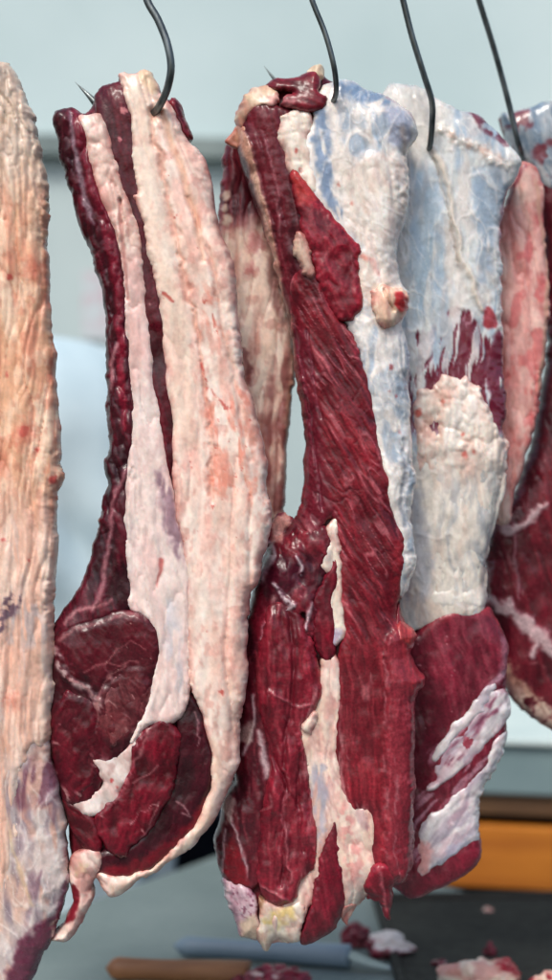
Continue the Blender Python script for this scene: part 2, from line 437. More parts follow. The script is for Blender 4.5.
# dark wedge between strip and cap
cut1.part('inner_muscle', [(92,93),(99,83),(109,80),(118,79),(128,92),(135,115),(139,140),(140,170),(143,200),(149,225),(153,255),(162,285),(166,320),(171,360),(177,400),(180,440),(182,480),(187,520),(190,556),(180,560),(174,530),(168,495),(162,455),(156,410),(148,380),(142,330),(138,290),(134,250),(128,215),(116,185),(108,150),(100,118),(95,105)],
     'lean', lambda g: (lambda r: (lerp(lerp(r[0], C(226,150,150), .8 * g.spots([(124,111,4.2),(120,140,2)], 1.3)), C(200,160,150), .6 * g.spots([(140,193,2), (150,305,1.6)])), r[1], r[2]))(lean(g, C(84,12,27), C(58,8,18), C(112,30,42), 11, .6, .25, 40, 4)), 1, 7, 6)
def p_strip1(g):
    c, h, f = fatty(g, C(226,196,182), C(238,220,208), C(214,150,140), [(86,110),(112,190),(128,260),(136,330),(140,400),(150,480),(152,560),(160,650)], .7, 1.3, 10, 70, .6, 2.6)
    h = h + 2.2 * domes(g, 9, 14) * sstep(330, 220, g.Y)
    wh = sstep(230, 300, g.Y)
    c = lerp(c, C(232,218,214), .6 * wh)
    pink = g.blob([(128,260),(140,255),(147,330),(140,392),(130,385),(127,330)], 6, 5, 14)
    c = lerp(c, C(216,168,160), .6 * pink)
    gr = g.blob([(152,470),(166,470),(180,520),(184,570),(176,560),(163,520)], 5, 6, 12)
    c = lerp(c, C(150,118,130), .9 * gr * sstep(.2, .5, g.fib(-8, 30, 6)))
    blu = g.blob([(160,600),(180,600),(184,690),(172,690),(164,640)], 6, 5, 14)
    c = lerp(c, C(196,194,200), .7 * blu * sstep(.3, .6, g.fib(0, 34, 6)))
    c = lerp(c, C(196,84,80), .7 * g.stroke([(161,560),(159,574),(156,585)], [2, 1.2, .5], 1.2, 2))
    groove = g.stroke([(121,202),(122,228),(126,270),(128,300)], 1.3, 1.8, 1)
    c = lerp(c, C(190,130,124), .8 * groove); h = h - 5 * groove
    g2 = g.stroke([(132,470),(126,500),(128,540)], 1, 2, 2); h = h - 2 * g2
    return c, h, f
cut1.part('fat_strip', [(76,117),(79,112),(88,114),(100,111),(104,118),(109,133),(115,158),(119,176),(123,190),(131,206),(136,222),(141,240),(143,262),(145,285),(147,315),(150,350),(153,385),(160,410),(164,440),(169,472),(175,505),(182,535),(190,560),(192,600),(192,650),(190,690),(183,716),(172,722),(156,724),(144,727),(137,736),(130,745),(128,738),(138,718),(148,700),(154,680),(157,655),(155,632),(146,616),(134,610),(128,602),(132,590),(128,560),(125,540),(124,505),(125,482),(128,455),(130,430),(130,405),(126,380),(124,345),(123,320),(124,285),(121,262),(117,245),(112,230),(106,214),(99,199),(93,180),(90,163),(87,148),(82,131)],
     'fat', p_strip1, 4, 9, 9, grow=1.5)
def p_eye1(g):
    c, h, f = lean(g, C(80,13,27), C(52,8,18), C(112,34,46), 35, .5, .5, 20, 4, 8, 20)
    eye = g.blob([(100,690),(112,676),(130,668),(146,672),(150,690),(142,712),(132,732),(120,746),(108,742),(98,722)], 5, 3, 12)
    c2, h2, f2 = lean(g, C(98,38,44), C(78,26,33), C(130,72,72), 28, .55, .5, 34, 3, 8)
    c = lerp(c, c2, .85 * eye)
    big = g.blob([(66,640),(84,628),(104,622),(128,616),(146,618),(157,634),(158,655),(150,676),(130,668),(112,674),(98,690),(84,672),(70,664)], 5, 3, 12)
    c = lerp(c, C(86,18,30), .6 * big)
    sil = g.stroke([(56,650),(62,668),(70,678),(90,690),(99,700),(98,720)], [3, 5, 3, 2, 1.4, 1], 3, 4)
    c = lerp(c, C(196,176,172), .75 * sil * sstep(.25, .55, g.n(7))); h = h + 2 * sil
    s2 = g.stroke([(60,640),(75,628),(100,622),(124,614),(140,616)], [2, 1.5, 1, 1.2, 1], 2, 2.5)
    c = lerp(c, C(176,120,118), .6 * s2)
    vein = np.maximum(g.stroke([(84,672),(96,664),(110,660),(118,648)], .7, 1.2, 3), g.stroke([(110,660),(124,664),(140,660)], .6, 1.2, 3))
    vein = np.maximum(vein, g.stroke([(118,648),(132,640),(145,648)], .5, 1.1, 3))
    c = lerp(c, C(156,92,94), .75 * vein)
    c = lerp(c, C(150,100,98), .8 * np.maximum(g.stroke([(98,722),(98,705),(104,688),(112,674),(128,666)], .8, 1.4, 3), g.stroke([(70,676),(88,688),(100,700)], .9, 1.4, 3)))
    nr = g.stroke([(90,752),(110,760),(126,750),(142,730),(154,705)], 3, 4, 5)
    c = lerp(c, C(190,160,154), .55 * nr * sstep(.35, .6, g.n(7)))
    low = g.blob([(52,700),(92,712),(104,742),(98,760),(80,796),(62,796),(50,755)], 5, 3, 12)
    c = lerp(c, C(72,14,24), .5 * low)
    spk = sstep(.965, .99, vnoise(g.X / 2.2, g.Y / 2.2, 71)) * big
    c = lerp(c, C(190,150,140), .7 * spk)
    return c, h + 2.5 * eye + 2 * big, f
cut1.part('rib_eye', [(47,655),(58,632),(74,623),(95,617),(120,610),(142,607),(157,614),(164,632),(165,655),(160,680),(154,702),(145,722),(136,738),(128,752),(116,762),(106,768),(104,780),(98,795),(84,806),(70,806),(60,800),(50,760),(46,720),(48,690)], 'lean', p_eye1, 3, 10, 7)
def p_core1(g):
    c, h, f = lean(g, C(102,42,47), C(80,27,34), C(136,80,80), 28, .6, .6, 34, 3, 8)
    spk = sstep(.965, .99, vnoise(g.X / 2.2, g.Y / 2.2, 71)); c = lerp(c, C(196,160,150), .6 * spk)
    fm = film(g, [(90,752),(112,752),(130,742),(150,705)], 6, 40, 20, 3.5); c = lerp(c, C(196,162,156), .7 * fm); h = h + .6 * fm
    ring = sstep(4, 1.2, g.D) * sstep(.4, .6, g.n(12)); c = lerp(c, C(172,124,120), .75 * ring)
    return c, h, f
cut1.part('eye_muscle', [(99,694),(108,680),(122,671),(138,668),(149,676),(152,692),(146,708),(136,724),(128,740),(118,748),(108,744),(99,728),(95,710)], 'lean', p_core1, 5, 11, 8, amp=3.4, sc=12)
def p_low1(g):
    c, h, f = lean(g, C(88,13,28), C(58,8,19), C(118,36,46), -30, .6, .5, 22, 4, 6, 18)
    fm = film(g, [(100,755),(106,778),(96,795),(76,800),(62,794)], 6, 40, 20, 3.5); c = lerp(c, C(196,162,156), .7 * fm); h = h + .6 * fm
    fm = g.stroke([(60,700),(72,690),(90,692),(98,704)], 1.2, 2.5, 3); c = lerp(c, C(170,128,126), .7 * fm * sstep(.3, .6, g.n(8)))
    return c, h, f
cut1.part('muscle', [(50,706),(62,694),(78,690),(92,698),(97,716),(102,738),(106,752),(104,770),(98,786),(84,800),(70,802),(58,794),(52,772),(48,740)], 'lean', p_low1, 4.6, 12, 8, amp=3.2, sc=12)
def p_lobe1(g):
    c, h, f = lean(g, C(108,15,33), C(68,9,20), C(136,42,54), -24, .6, .6, 18, 3.5, 8, 16)
    c = lerp(c, C(170,120,118), .6 * np.maximum(g.stroke([(134,780),(150,774),(158,765)], .9, 1.4, 2), g.stroke([(150,728),(145,745),(135,760)], 1, 1.5, 3)))
    c = lerp(c, C(180,146,140), .6 * g.stroke([(160,800),(152,822),(140,838)], .6, 1.2, 3))
    fm = film(g, [(150,716),(140,735),(130,760),(120,785),(104,800)], 5, 30, 20, 3.5); c = lerp(c, C(196,160,154), .65 * fm)
    return c, h, f
cut1.part('muscle', [(148,723),(163,717),(174,722),(181,740),(180,765),(176,788),(167,800),(164,815),(152,830),(143,840),(131,853),(117,858),(105,850),(98,836),(94,816),(98,804),(112,797),(121,785),(127,770),(129,752),(136,738)], 'lean', p_lobe1, 4, 9, 8, amp=3, sc=11)
cut1.part('muscle', [(60,798),(70,800),(86,810),(97,822),(102,838),(103,850),(97,854),(85,848),(74,836),(66,825),(62,812)], 'lean', lambda g: lean(g, C(104,14,30), C(70,9,20), C(140,44,54), 40, .6, .4, 20, 4), 2.5, 8, 6)
def p_capm1(g):
    c, h, f = lean(g, C(60,10,23), C(40,7,16), C(80,28,38), -20, .5, .3, 26, 4)
    rim = g.blob([(213,800),(194,832),(150,872),(120,884),(98,876),(100,868),(140,860),(180,834),(204,798)], 4, 3)
    c = lerp(c, C(124,20,34), .8 * rim)
    c = lerp(c, C(186,150,150), .6 * np.maximum(g.stroke([(176,800),(184,804),(190,816),(182,812)], .8, 1.2, 2), g.stroke([(196,710),(200,730),(196,744)], .6, 1.2, 3)))
    return c, h, f
cut1.part('cap_muscle', [(176,700),(188,692),(197,700),(206,722),(211,742),(216,757),(215,772),(212,788),(206,810),(198,828),(186,842),(169,860),(149,873),(128,882),(110,880),(92,874),(88,860),(100,850),(130,845),(150,825),(164,800),(174,770),(176,735)], 'lean', p_capm1, 0, 9, 6)
def p_seam1(g):
    c, h, f = fatty(g, C(212,196,188), C(232,222,216), C(204,158,150), 40, .2, 1.6, 9, 40, .4, .7)
    c = lerp(c, C(176,120,116), .5 * sstep(.6, .8, g.n(7)) * sstep(4, 1, g.D))
    c = lerp(c, C(190,60,60), .8 * g.spots([(112,779,2),(117,786,1.3)]))
    return c, h, f
cut1.part('fat_seam', [(89,754),(97,757),(109,760),(119,754),(129,748),(140,732),(137,745),(131,757),(129,772),(124,783),(118,789),(117,800),(110,807),(98,812),(86,814),(76,803),(64,796),(70,794),(84,799),(100,792),(107,785),(101,772)], 'fat', p_seam1, 3.2, 8, 7, amp=1.5, sc=9, grow=3.5)
def p_cap1(g):
    flow = [(136,70),(152,150),(172,210),(190,280),(208,350),(222,430),(226,500),(222,560),(218,640),(216,720),(224,780)]
    c, h, f = fatty(g, C(235,203,187), C(243,225,212), C(226,164,150), flow, .6, .5, 17, 170, .4, 3.8)
    c = lerp(c, C(238,220,200), .55 * g.blob([(118,72),(140,70),(152,110),(160,190),(178,260),(192,340),(196,430),(190,460),(174,430),(160,320),(140,220),(130,130)], 8, 7, 20))
    fold = g.stroke([(156,100),(168,130),(180,165),(192,205),(204,260)], [2, 3, 3, 2.5, 1], 4, 3, 24)
    c = lerp(c, C(222,158,122), .55 * fold); h = h - 3.5 * fold
    f2 = g.stroke([(150,112),(160,160),(176,230),(190,300),(204,370),(212,430),(214,500)], 2, 3, 4)
    c = lerp(c, C(216,148,126), .5 * f2); h = h - 3 * f2
    f3 = g.stroke([(190,200),(210,260),(224,330),(240,400),(250,460)], 1.6, 4, 4, 26)
    h = h - 2.6 * f3; c = lerp(c, C(220,160,136), .4 * f3)
    red = np.maximum(g.stroke([(201,362),(204,378),(210,392)], [1.8, 1, 1], 1.5, 3), g.stroke([(214,392),(220,402),(228,410)], [.6, .8, 2], 1.4, 3))
    red = np.maximum(red, g.stroke([(161,294),(169,298),(176,306)], [1.6, 2, 1], 1.4, 2.5))
    red = np.maximum(red, g.stroke([(212,316),(216,330),(221,342)], [1, 1.4, 1], 1.3, 3))
    red = np.maximum(red, g.spots([(228,408,3),(239,460,3.2),(240,492,2.6),(213,507,1.8),(222,691,3.4),(225,470,1.6),(191,465,2),(207,630,1),(186,660,1),(205,302,2),(250,420,1.4),(236,476,1.6),(229,440,1.5),(233,486,1.2),(220,420,1.3),(216,446,1),(243,470,1.4),(206,400,1.2),(238,430,1.3),(222,500,1),(197,250,1),(176,218,1),(188,538,1.2),(246,447,1.4)], 1.3, 2.5))
    c = lerp(c, C(184,66,56), .75 * red * sstep(.3, .5, g.n(5)))
    dots = sstep(.972, .992, vnoise(g.X / 2.6, g.Y / 3.4, 411)) * sstep(.5, .7, N(g.X, g.Y, 40, 60, 412))
    c = lerp(c, C(186,90,72), .7 * dots)
    blush = g.spots([(232,440,26),(225,470,22),(214,412,14),(240,400,14),(250,490,14),(208,300,10),(215,330,10)], 14, 8)
    c = lerp(c, C(226,140,118), .75 * blush * sstep(.35, .65, g.fib(flow, 20, 5, 3)))
    c = lerp(c, C(234,206,164), .6 * g.blob([(136,66),(154,66),(158,92),(150,94),(138,80)], 3, 3))
    hole = g.spots([(155,114,7)], 5, 2); h = h - 4.5 * hole; c = lerp(c, C(206,150,126), .5 * hole)
    rimb = g.stroke([(214,745),(216,775),(206,815),(190,842),(150,874),(115,888)], 5, 4, 3)
    c = lerp(c, C(236,206,182), .5 * rimb)
    cr = g.stroke([(225,640),(228,690),(236,720),(232,760)], 1.5, 5, 4, 30); h = h - 2 * cr
    return c, h, f
capL = [(115,72),(119,84),(124,100),(130,114),(133,130),(132,152),(133,172),(137,194),(132,196),(138,208),(145,228),(148,256),(154,276),(159,300),(161,327),(163,350),(167,388),(173,418),(173,445),(172,480),(175,510),(180,530),(184,548),(186,580),(187,620),(188,650),(187,673),(194,695),(204,720),(209,740),(213,753),(212,770),(212,786),(204,808),(195,826),(184,838),(168,856),(148,869),(127,877),(110,876),(97,872)]
cut1.part('fat_cap', capL + [(94,880),(95,881),(100,890),(110,900),(118,898),(130,890),(143,880),(160,871),(172,863),(184,857),(194,850),(205,833),(216,820),(223,808),(231,785),(238,770),(240,752),(239,720),(246,696),(247,654),(247,617),(251,600),(259,580),(263,557),(269,540),(270,527),(271,507),(266,489),(267,467),(264,450),(258,417),(252,399),(244,370),(240,327),(238,310),(236,283),(231,253),(221,230),(214,205),(212,185),(208,165),(202,152),(196,145),(186,136),(178,118),(170,100),(162,93),(155,78),(151,67),(141,67),(135,72),(125,70)],
     'fat', p_cap1, 6, 11, 8)
cut1.part('muscle', [(168,93),(176,93),(181,103),(185,112),(192,126),(194,135),(188,138),(182,128),(174,110)], 'lean', lambda g: lean(g, C(120,26,40), C(84,16,28), C(150,50,60)), 0, 5, 4)
def p_tail1(g):
    c, h, f = fatty(g, C(216,190,178), C(234,216,204), C(206,140,132), 20, .6, 1.3, 8, 30, .5)
    c = lerp(c, C(206,196,150), .5 * g.spots([(84,868,5),(77,872,3)], 4, 3))
    c = lerp(c, C(122,22,36), .95 * g.blob([(70,884),(77,886),(81,898),(78,912),(70,924),(58,931),(62,922),(69,912),(73,900)], 1.6, 2))
    return c, h, f
cut1.part('fat_tail', [(66,862),(74,852),(88,846),(100,848),(105,858),(98,872),(95,881),(90,887),(92,900),(84,919),(79,929),(76,936),(66,943),(52,944),(47,940),(51,934),(62,929),(68,914),(71,901),(67,888)], 'fat', p_tail1, 4, 8, 6, amp=1.6)
cut1.part('inner_meat', cut1.outline, 'lean', lambda g: lean(g, C(90,20,32), C(60,12,22), C(124,44,54)), -9, 8, 4, step=2.5)
# ================================================================== third cut: the big red one in the middle
o2 = [(237,120),(240,92),(247,85),(257,82),(266,79),(271,73),(282,75),(294,73),(305,67),(314,62),(322,60),(325,70),(331,75),(344,72),(356,76),(368,84),(388,91),(402,100),(412,108),(419,119),(420,130),(411,143),(409,152),(411,165),
      (411,200),(408,217),(402,233),(399,253),(401,277),(411,287),(412,297),(409,310),(404,320),(408,330),(411,360),(411,394),(415,444),(418,467),(416,494),(412,512),(418,545),(418,570),(407,590),(400,612),(406,624),(418,634),(416,647),(411,653),
      (416,663),(423,672),(428,680),(426,688),(417,696),(418,736),(417,786),(416,836),(415,870),(411,884),(401,888),(394,893),(392,906),(392,923),(387,922),(378,909),(366,900),(357,908),(347,917),(340,931),(327,940),(314,946),(302,950),(290,944),(280,940),
      (273,946),(271,957),(265,956),(260,946),(250,945),(240,941),(237,933),(231,920),(226,906),(222,883),(217,863),(213,850),(217,826),(224,796),(234,783),(234,755),(234,720),(236,690),(240,655),(245,620),(251,600),(256,578),(262,556),(272,545),(280,536),(291,526),
      (299,513),(303,493),(306,460),(304,437),(301,410),(297,377),(294,347),(290,327),(285,305),(278,275),(270,240),(258,205),(247,175),(238,150)]
cut2 = Cut(.03, o2, 24, 40, 45, 37, 'largest beef cut, long red fibrous muscle with bluish silverskin around its hook', amp=1.5, sc=8)

def p_main(g):
    flow = [(322,270),(338,330),(362,440),(378,540),(384,700),(386,900)]
    c, h, f = lean(g, C(128,28,41), C(98,18,31), C(154,58,64), 32, .9, .2, 30, 3.4, 4, 34, .8)
    st = strands(g, 33, 34, 5, .8, .97, 1.5); c = lerp(c, C(192,112,118), .6 * st); h = h + .5 * st
    st = strands(g, 30, 30, 4.2, .8, .97, 1.5); c = lerp(c, C(66,12,24), .5 * st); h = h - .3 * st
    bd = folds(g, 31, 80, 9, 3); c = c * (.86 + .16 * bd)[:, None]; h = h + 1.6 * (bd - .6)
    low = sstep(600, 680, g.Y + 40 * (g.n(30) - .5))
    c2, h2, f2 = lean(g, C(130,31,43), C(104,22,34), C(158,62,68), 5, .8, .3, 50, 3.4)
    c = lerp(c, c2, low); h = h + (h2 - h) * low
    edge = g.blob([(384,640),(388,700),(384,760),(386,840),(382,868),(396,890),(416,884),(420,700),(404,620)], 4, 3, 14)
    c = lerp(c, C(140,50,62), .55 * edge); h = h + 5 * edge
    fm = film(g, [(336,650),(334,700),(337,750),(346,800),(362,812)], 5, 4); c = lerp(c, C(206,160,156), .6 * fm)
    dk = g.blob([(294,327),(308,327),(318,420),(334,510),(330,545),(300,520),(306,470)], 4, 3)
    c = lerp(c, C(96,24,40), .6 * dk)
    for pts in ([(296,330),(307,400),(316,470),(322,510)], [(306,330),(314,380),(322,420)]):
        m = g.stroke(pts, .8, 1.4, 2); c = lerp(c, C(150,90,110), .4 * m); h = h - 2.5 * m
    pale = np.maximum(g.stroke([(385,660),(386,700),(382,740),(385,800),(382,850),(378,870)], 1, 1.5, 3), g.stroke([(394,760),(398,800),(392,850),(400,880)], .8, 1.2, 4))
    c = lerp(c, C(196,140,144), .5 * pale * sstep(.35, .6, g.n(8, 20)))
    cuts = sstep(.93, .985, g.rid(50, 30, 11, 1, 3)) * sstep(330, 380, g.Y) * sstep(640, 560, g.Y) * sstep(.45, .6, g.n(30))
    c = lerp(c, C(70,14,26), .4 * cuts); h = h - .6 * cuts
    br = g.blob([(398,520),(408,524),(412,560),(402,590),(398,640),(420,650),(428,680),(414,700),(404,660),(390,610)], 3, 3)
    c = lerp(c, C(158,46,54), .6 * br)
    return c, h, f
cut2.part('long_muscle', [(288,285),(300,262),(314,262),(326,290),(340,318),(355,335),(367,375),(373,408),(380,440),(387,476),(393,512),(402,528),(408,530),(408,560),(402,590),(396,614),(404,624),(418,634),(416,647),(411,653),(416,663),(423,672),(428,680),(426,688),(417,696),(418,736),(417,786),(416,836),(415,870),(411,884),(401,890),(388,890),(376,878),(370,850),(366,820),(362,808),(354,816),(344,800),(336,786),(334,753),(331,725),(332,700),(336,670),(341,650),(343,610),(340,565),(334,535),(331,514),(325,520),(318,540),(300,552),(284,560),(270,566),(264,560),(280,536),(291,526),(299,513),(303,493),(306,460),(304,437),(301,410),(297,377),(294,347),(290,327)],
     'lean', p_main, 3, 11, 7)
def p_sstrip(g):
    c, h, f = lean(g, C(132,34,48), C(106,22,36), C(166,74,82), 3, .9, .35, 50, 3.4, 4, 24)
    bd = folds(g, 2, 90, 9, 5); c = c * (.88 + .14 * bd)[:, None]; h = h + 2 * (bd - .6)
    pale = g.stroke([(392,690),(390,740),(388,800),(386,850)], 1, 1.8, 4); c = lerp(c, C(204,150,152), .5 * pale * sstep(.3, .55, g.n(8, 18)))
    br = g.blob([(398,600),(418,636),(428,680),(416,698),(404,660)], 4, 4); c = lerp(c, C(158,44,54), .6 * br)
    return c, h, f
cut2.part('side_strip', [(400,596),(404,622),(418,634),(416,647),(411,653),(416,663),(423,672),(428,680),(426,688),(417,696),(418,736),(417,786),(416,836),(415,870),(411,884),(401,888),(388,884),(380,868),(386,820),(383,770),(384,720),(388,680),(392,640)], 'lean', p_sstrip, 6.5, 12, 11)
cut2.part('loose_shred', [(342,906),(350,902),(358,906),(356,918),(350,924),(348,932),(343,924)], 'fat', lambda g: fatty(g, C(220,180,166), C(232,206,192), C(196,110,104), 10), 5, 5, 5)
def p_side(g):
    c, h, f = lean(g, C(92,26,36), C(66,18,28), C(124,54,62), 13, .7, .2, 36, 4)
    tan = g.stroke([(236,126),(244,142),(252,165),(258,190),(265,215),(272,245),(278,275),(280,310),(281,335)], [5, 6, 4.5, 4, 4, 4, 4, 3.5, 2], 2, 2)
    c2, h2, _ = fatty(g, C(190,140,116), C(206,168,146), C(164,110,92), 13, .4, .6)
    c = lerp(c, c2, tan); h = h + 3 * tan
    br = g.blob([(236,145),(248,160),(256,200),(268,250),(272,300),(266,300),(250,220),(238,180)], 3, 3)
    c = lerp(c, C(84,38,38), .6 * br * (1 - tan))
    rd = g.blob([(246,112),(262,104),(280,112),(284,150),(288,200),(290,260),(298,320),(286,300),(278,250),(266,200),(254,150)], 4, 3)
    c = lerp(c, C(110,30,42), .6 * rd)
    ln = g.stroke([(266,142),(274,170),(278,200),(280,235)], 1, 1.5, 2)
    c = lerp(c, C(178,130,134), .55 * ln); h = h + ln
    return c, h + 1.2 * (g.n(9) - .5) + 2.2 * (folds(g, 13, 70, 8, 3) - .6), f
cut2.part('side_muscle', [(237,120),(239,108),(247,104),(262,100),(280,106),(296,116),(296,150),(300,190),(308,230),(316,265),(318,300),(314,345),(318,400),(310,420),(304,437),(301,410),(297,377),(294,347),(290,327),(285,305),(278,275),(270,240),(258,205),(247,175),(238,150)],
     'lean', p_side, 0, 9, 6)
cut2.part('top_flap', [(262,80),(268,75),(282,75),(294,73),(306,69),(318,70),(322,82),(318,92),(330,96),(326,108),(312,114),(296,112),(280,108),(284,98),(298,94),(284,92),(272,88)], 'lean',
     lambda g: (lambda r: (lerp(lerp(r[0], C(198,130,132), .8 * g.stroke([(268,100),(282,96),(292,104),(282,108)], 3, 3, 3)), C(206,176,150), .5 * g.stroke([(290,72),(304,68),(318,66)], 2.4, 2, 2)), r[1], r[2]))(lean(g, C(108,24,36), C(72,16,26), C(150,60,66), 70, .7, .3, 22, 4)), 5, 7, 6)
cut2.part('fat_lump', [(304,70),(314,62),(322,60),(325,70),(324,78),(314,76)], 'fat', lambda g: fatty(g, C(216,196,160), C(228,214,186), C(196,160,130)), 4, 5, 4)
def p_lumpL(g):
    c, h, f = fatty(g, C(206,180,150), C(222,204,182), C(180,130,110), 20, .8, 1.6)
    c = lerp(c, C(206,150,148), .7 * g.blob([(264,94),(284,94),(292,106),(270,112)], 4, 3))
    return c, h, f
cut2.part('fat_lump', [(237,120),(240,92),(247,85),(257,82),(266,79),(276,88),(280,98),(272,108),(258,108),(248,116),(240,128)], 'fat', p_lumpL, 3, 8, 6, amp=2.5)

cut2.part('fat_edge', [(238,120),(247,126),(246,138),(240,146),(233,143),(224,136),(231,128)], 'fat', lambda g: fatty(g, C(178,122,98), C(196,146,120), C(150,92,74), 30, .5, 1), 1, 6, 5)

def p_silver(g):
    flow = [(318,85),(335,130),(352,180),(366,240),(378,320),(392,420),(405,520)]
    c, h, f = memb(g, C(228,222,216), C(166,180,194), 10, None, .3, 46, 7, .40, 1.5, 16)
    blue = g.blob([(334,82),(352,78),(372,86),(396,98),(392,106),(368,104),(350,100),(338,96)], 5, 5, 12)
    c = lerp(c, C(104,130,162), .85 * blue * sstep(.2, .45, g.fib(-50, 30, 8)))
    b2 = g.blob([(316,108),(326,104),(332,120),(334,150),(330,180),(336,205),(344,215),(332,222),(320,190),(316,150),(308,140)], 4, 6, 12)
    c = lerp(c, C(112,136,168), .85 * b2 * sstep(.18, .42, g.fib(12, 34, 7)))
    b3 = g.blob([(384,108),(400,104),(412,118),(410,140),(398,148),(384,140),(388,125)], 4, 4)
    c = lerp(c, C(150,160,186), .7 * b3)
    c = lerp(c, C(138,96,110), .6 * g.stroke([(388,94),(402,102),(416,116)], 1.4, 2, 2))
    c = lerp(c, C(232,222,212), .85 * g.blob([(312,88),(326,82),(332,88),(336,110),(344,150),(350,180),(340,190),(334,160),(328,120),(320,100)], 4, 4))
    cream = g.blob([(352,262),(372,258),(392,268),(404,290),(410,318),(392,334),(372,326),(362,300)], 7, 7, 16); c = lerp(c, C(232,208,190), .7 * cream)
    lump = g.blob([(340,170),(370,150),(404,160),(410,200),(400,235),(396,280),(380,290),(362,270),(358,240),(344,215)], 8, 7, 18)
    c2, h2, _ = fatty(g, C(232,220,206), C(238,230,220), C(226,196,184), 12, .5, .5)
    h2 = h2 + 1.6 * (folds(g, 14, 40, 11, 12) - .6)
    c = lerp(c, c2, .85 * lump); h = h + (h2 + 2 - h) * .8 * lump
    edge = g.stroke([(372,400),(380,440),(388,480),(396,510)], 2.5, 3, 2)
    c = lerp(c, C(236,230,222), .6 * edge)
    c = lerp(c, C(222,196,176), .5 * g.stroke([(404,130),(408,180),(404,225),(398,260)], 3, 4, 3))
    dkln = np.maximum(g.stroke([(401,330),(404,360),(408,400)], 1, 1.5, 2), g.stroke([(404,440),(406,470),(402,505),(404,525)], 2, 2, 2))
    c = lerp(c, C(140,146,160), .6 * dkln); h = h - 2 * dkln
    c = lerp(c, C(150,60,64), .75 * g.spots([(391,367,3.4),(396,396,1.6),(400,432,2),(389,392,1.2)], 1.5))
    sp = np.maximum(g.stroke([(360,255),(370,262),(378,275)], 2, 2, 3), g.spots([(338,186,2), (352,205,2)], 1.5))
    c = lerp(c, C(206,110,96), .6 * sp)
    c, h = web(g, c, h, 10, .4)
    return c, h, f
cut2.part('silverskin', [(318,92),(325,82),(334,80),(344,72),(356,76),(368,84),(388,91),(402,100),(412,108),(419,119),(420,130),(411,143),(409,152),(411,165),(411,200),(408,217),(402,233),(399,253),(401,277),(411,287),(412,297),(409,310),(404,320),(408,330),(411,360),(411,394),(415,444),(418,467),(416,494),(412,512),(418,545),(418,570),(410,590),(400,602),(398,570),(400,545),(396,528),(388,500),(380,462),(373,428),(366,390),(362,360),(350,330),(336,300),(326,270),(330,240),(318,205),(300,200),(298,170),(302,140),(316,120),(312,104)],
     'memb', p_silver, 1, 9, 6)
def p_fatc(g):
    c, h, f = fatty(g, C(228,214,196), C(238,228,214), C(216,190,172), 10, .6, 1.2)
    h = h + 2.0 * domes(g, 13, 15, 8)
    c = lerp(c, C(186,60,50), .7 * g.spots([(296,153,2.4),(300,172,2)], 1.4))
    return c, h, f
cut2.part('fat_lump', [(284,118),(296,113),(308,116),(310,128),(306,140),(312,155),(316,172),(322,192),(314,196),(304,186),(296,176),(288,170),(284,150),(281,132)], 'fat', p_fatc, 2.6, 10, 7, amp=3.4, sc=11, grow=2.5)
def p_flap(g):
    c, h, f = lean(g, C(130,25,42), C(100,17,31), C(168,66,74), 30, .7, .4, 22, 4, 6, 18, 1.6)
    up = g.blob([(288,172),(304,170),(318,200),(306,208),(294,200)], 4, 4)
    c = lerp(c, C(190,62,56), .7 * up)
    br = g.stroke([(306,204),(330,216),(348,234),(358,252),(362,290),(360,314)], 3, 3, 3)
    c = lerp(c, C(166,34,48), .6 * br)
    return c, h, f
cut2.part('muscle_lump', [(289,171),(298,171),(309,182),(315,198),(331,215),(346,232),(359,246),(358,262),(363,285),(365,303),(360,316),(347,323),(336,318),(326,300),(316,284),(314,262),(304,240),(300,222),(292,200)], 'lean', p_flap, 7, 11, 9, amp=2)
cut2.part('fat_streak', [(296,232),(304,234),(312,256),(313,276),(306,276),(298,256)], 'fat', lambda g: fatty(g, C(196,170,150), C(212,190,172), C(170,110,104), 14, .5, 1), 8, 7, 9, amp=2, grow=2)
def p_nod(g):
    c, h, f = fatty(g, C(234,206,180), C(240,222,204), C(222,160,136), 0, .7, 2.2)
    c = lerp(c, C(196,46,48), .95 * g.blob([(393,294),(402,292),(410,300),(409,310),(400,314),(394,306)], 1.6, 2))
    gr = g.stroke([(383,292),(388,300),(392,312)], 1.2, 1.4, 2); h = h - 4 * gr
    return c, h, f
cut2.part('fat_nodule', [(372,292),(378,286),(388,288),(396,287),(406,288),(412,297),(409,311),(402,318),(396,324),(386,328),(377,324),(371,310)], 'fat', p_nod, 11, 11, 11, amp=1.8)
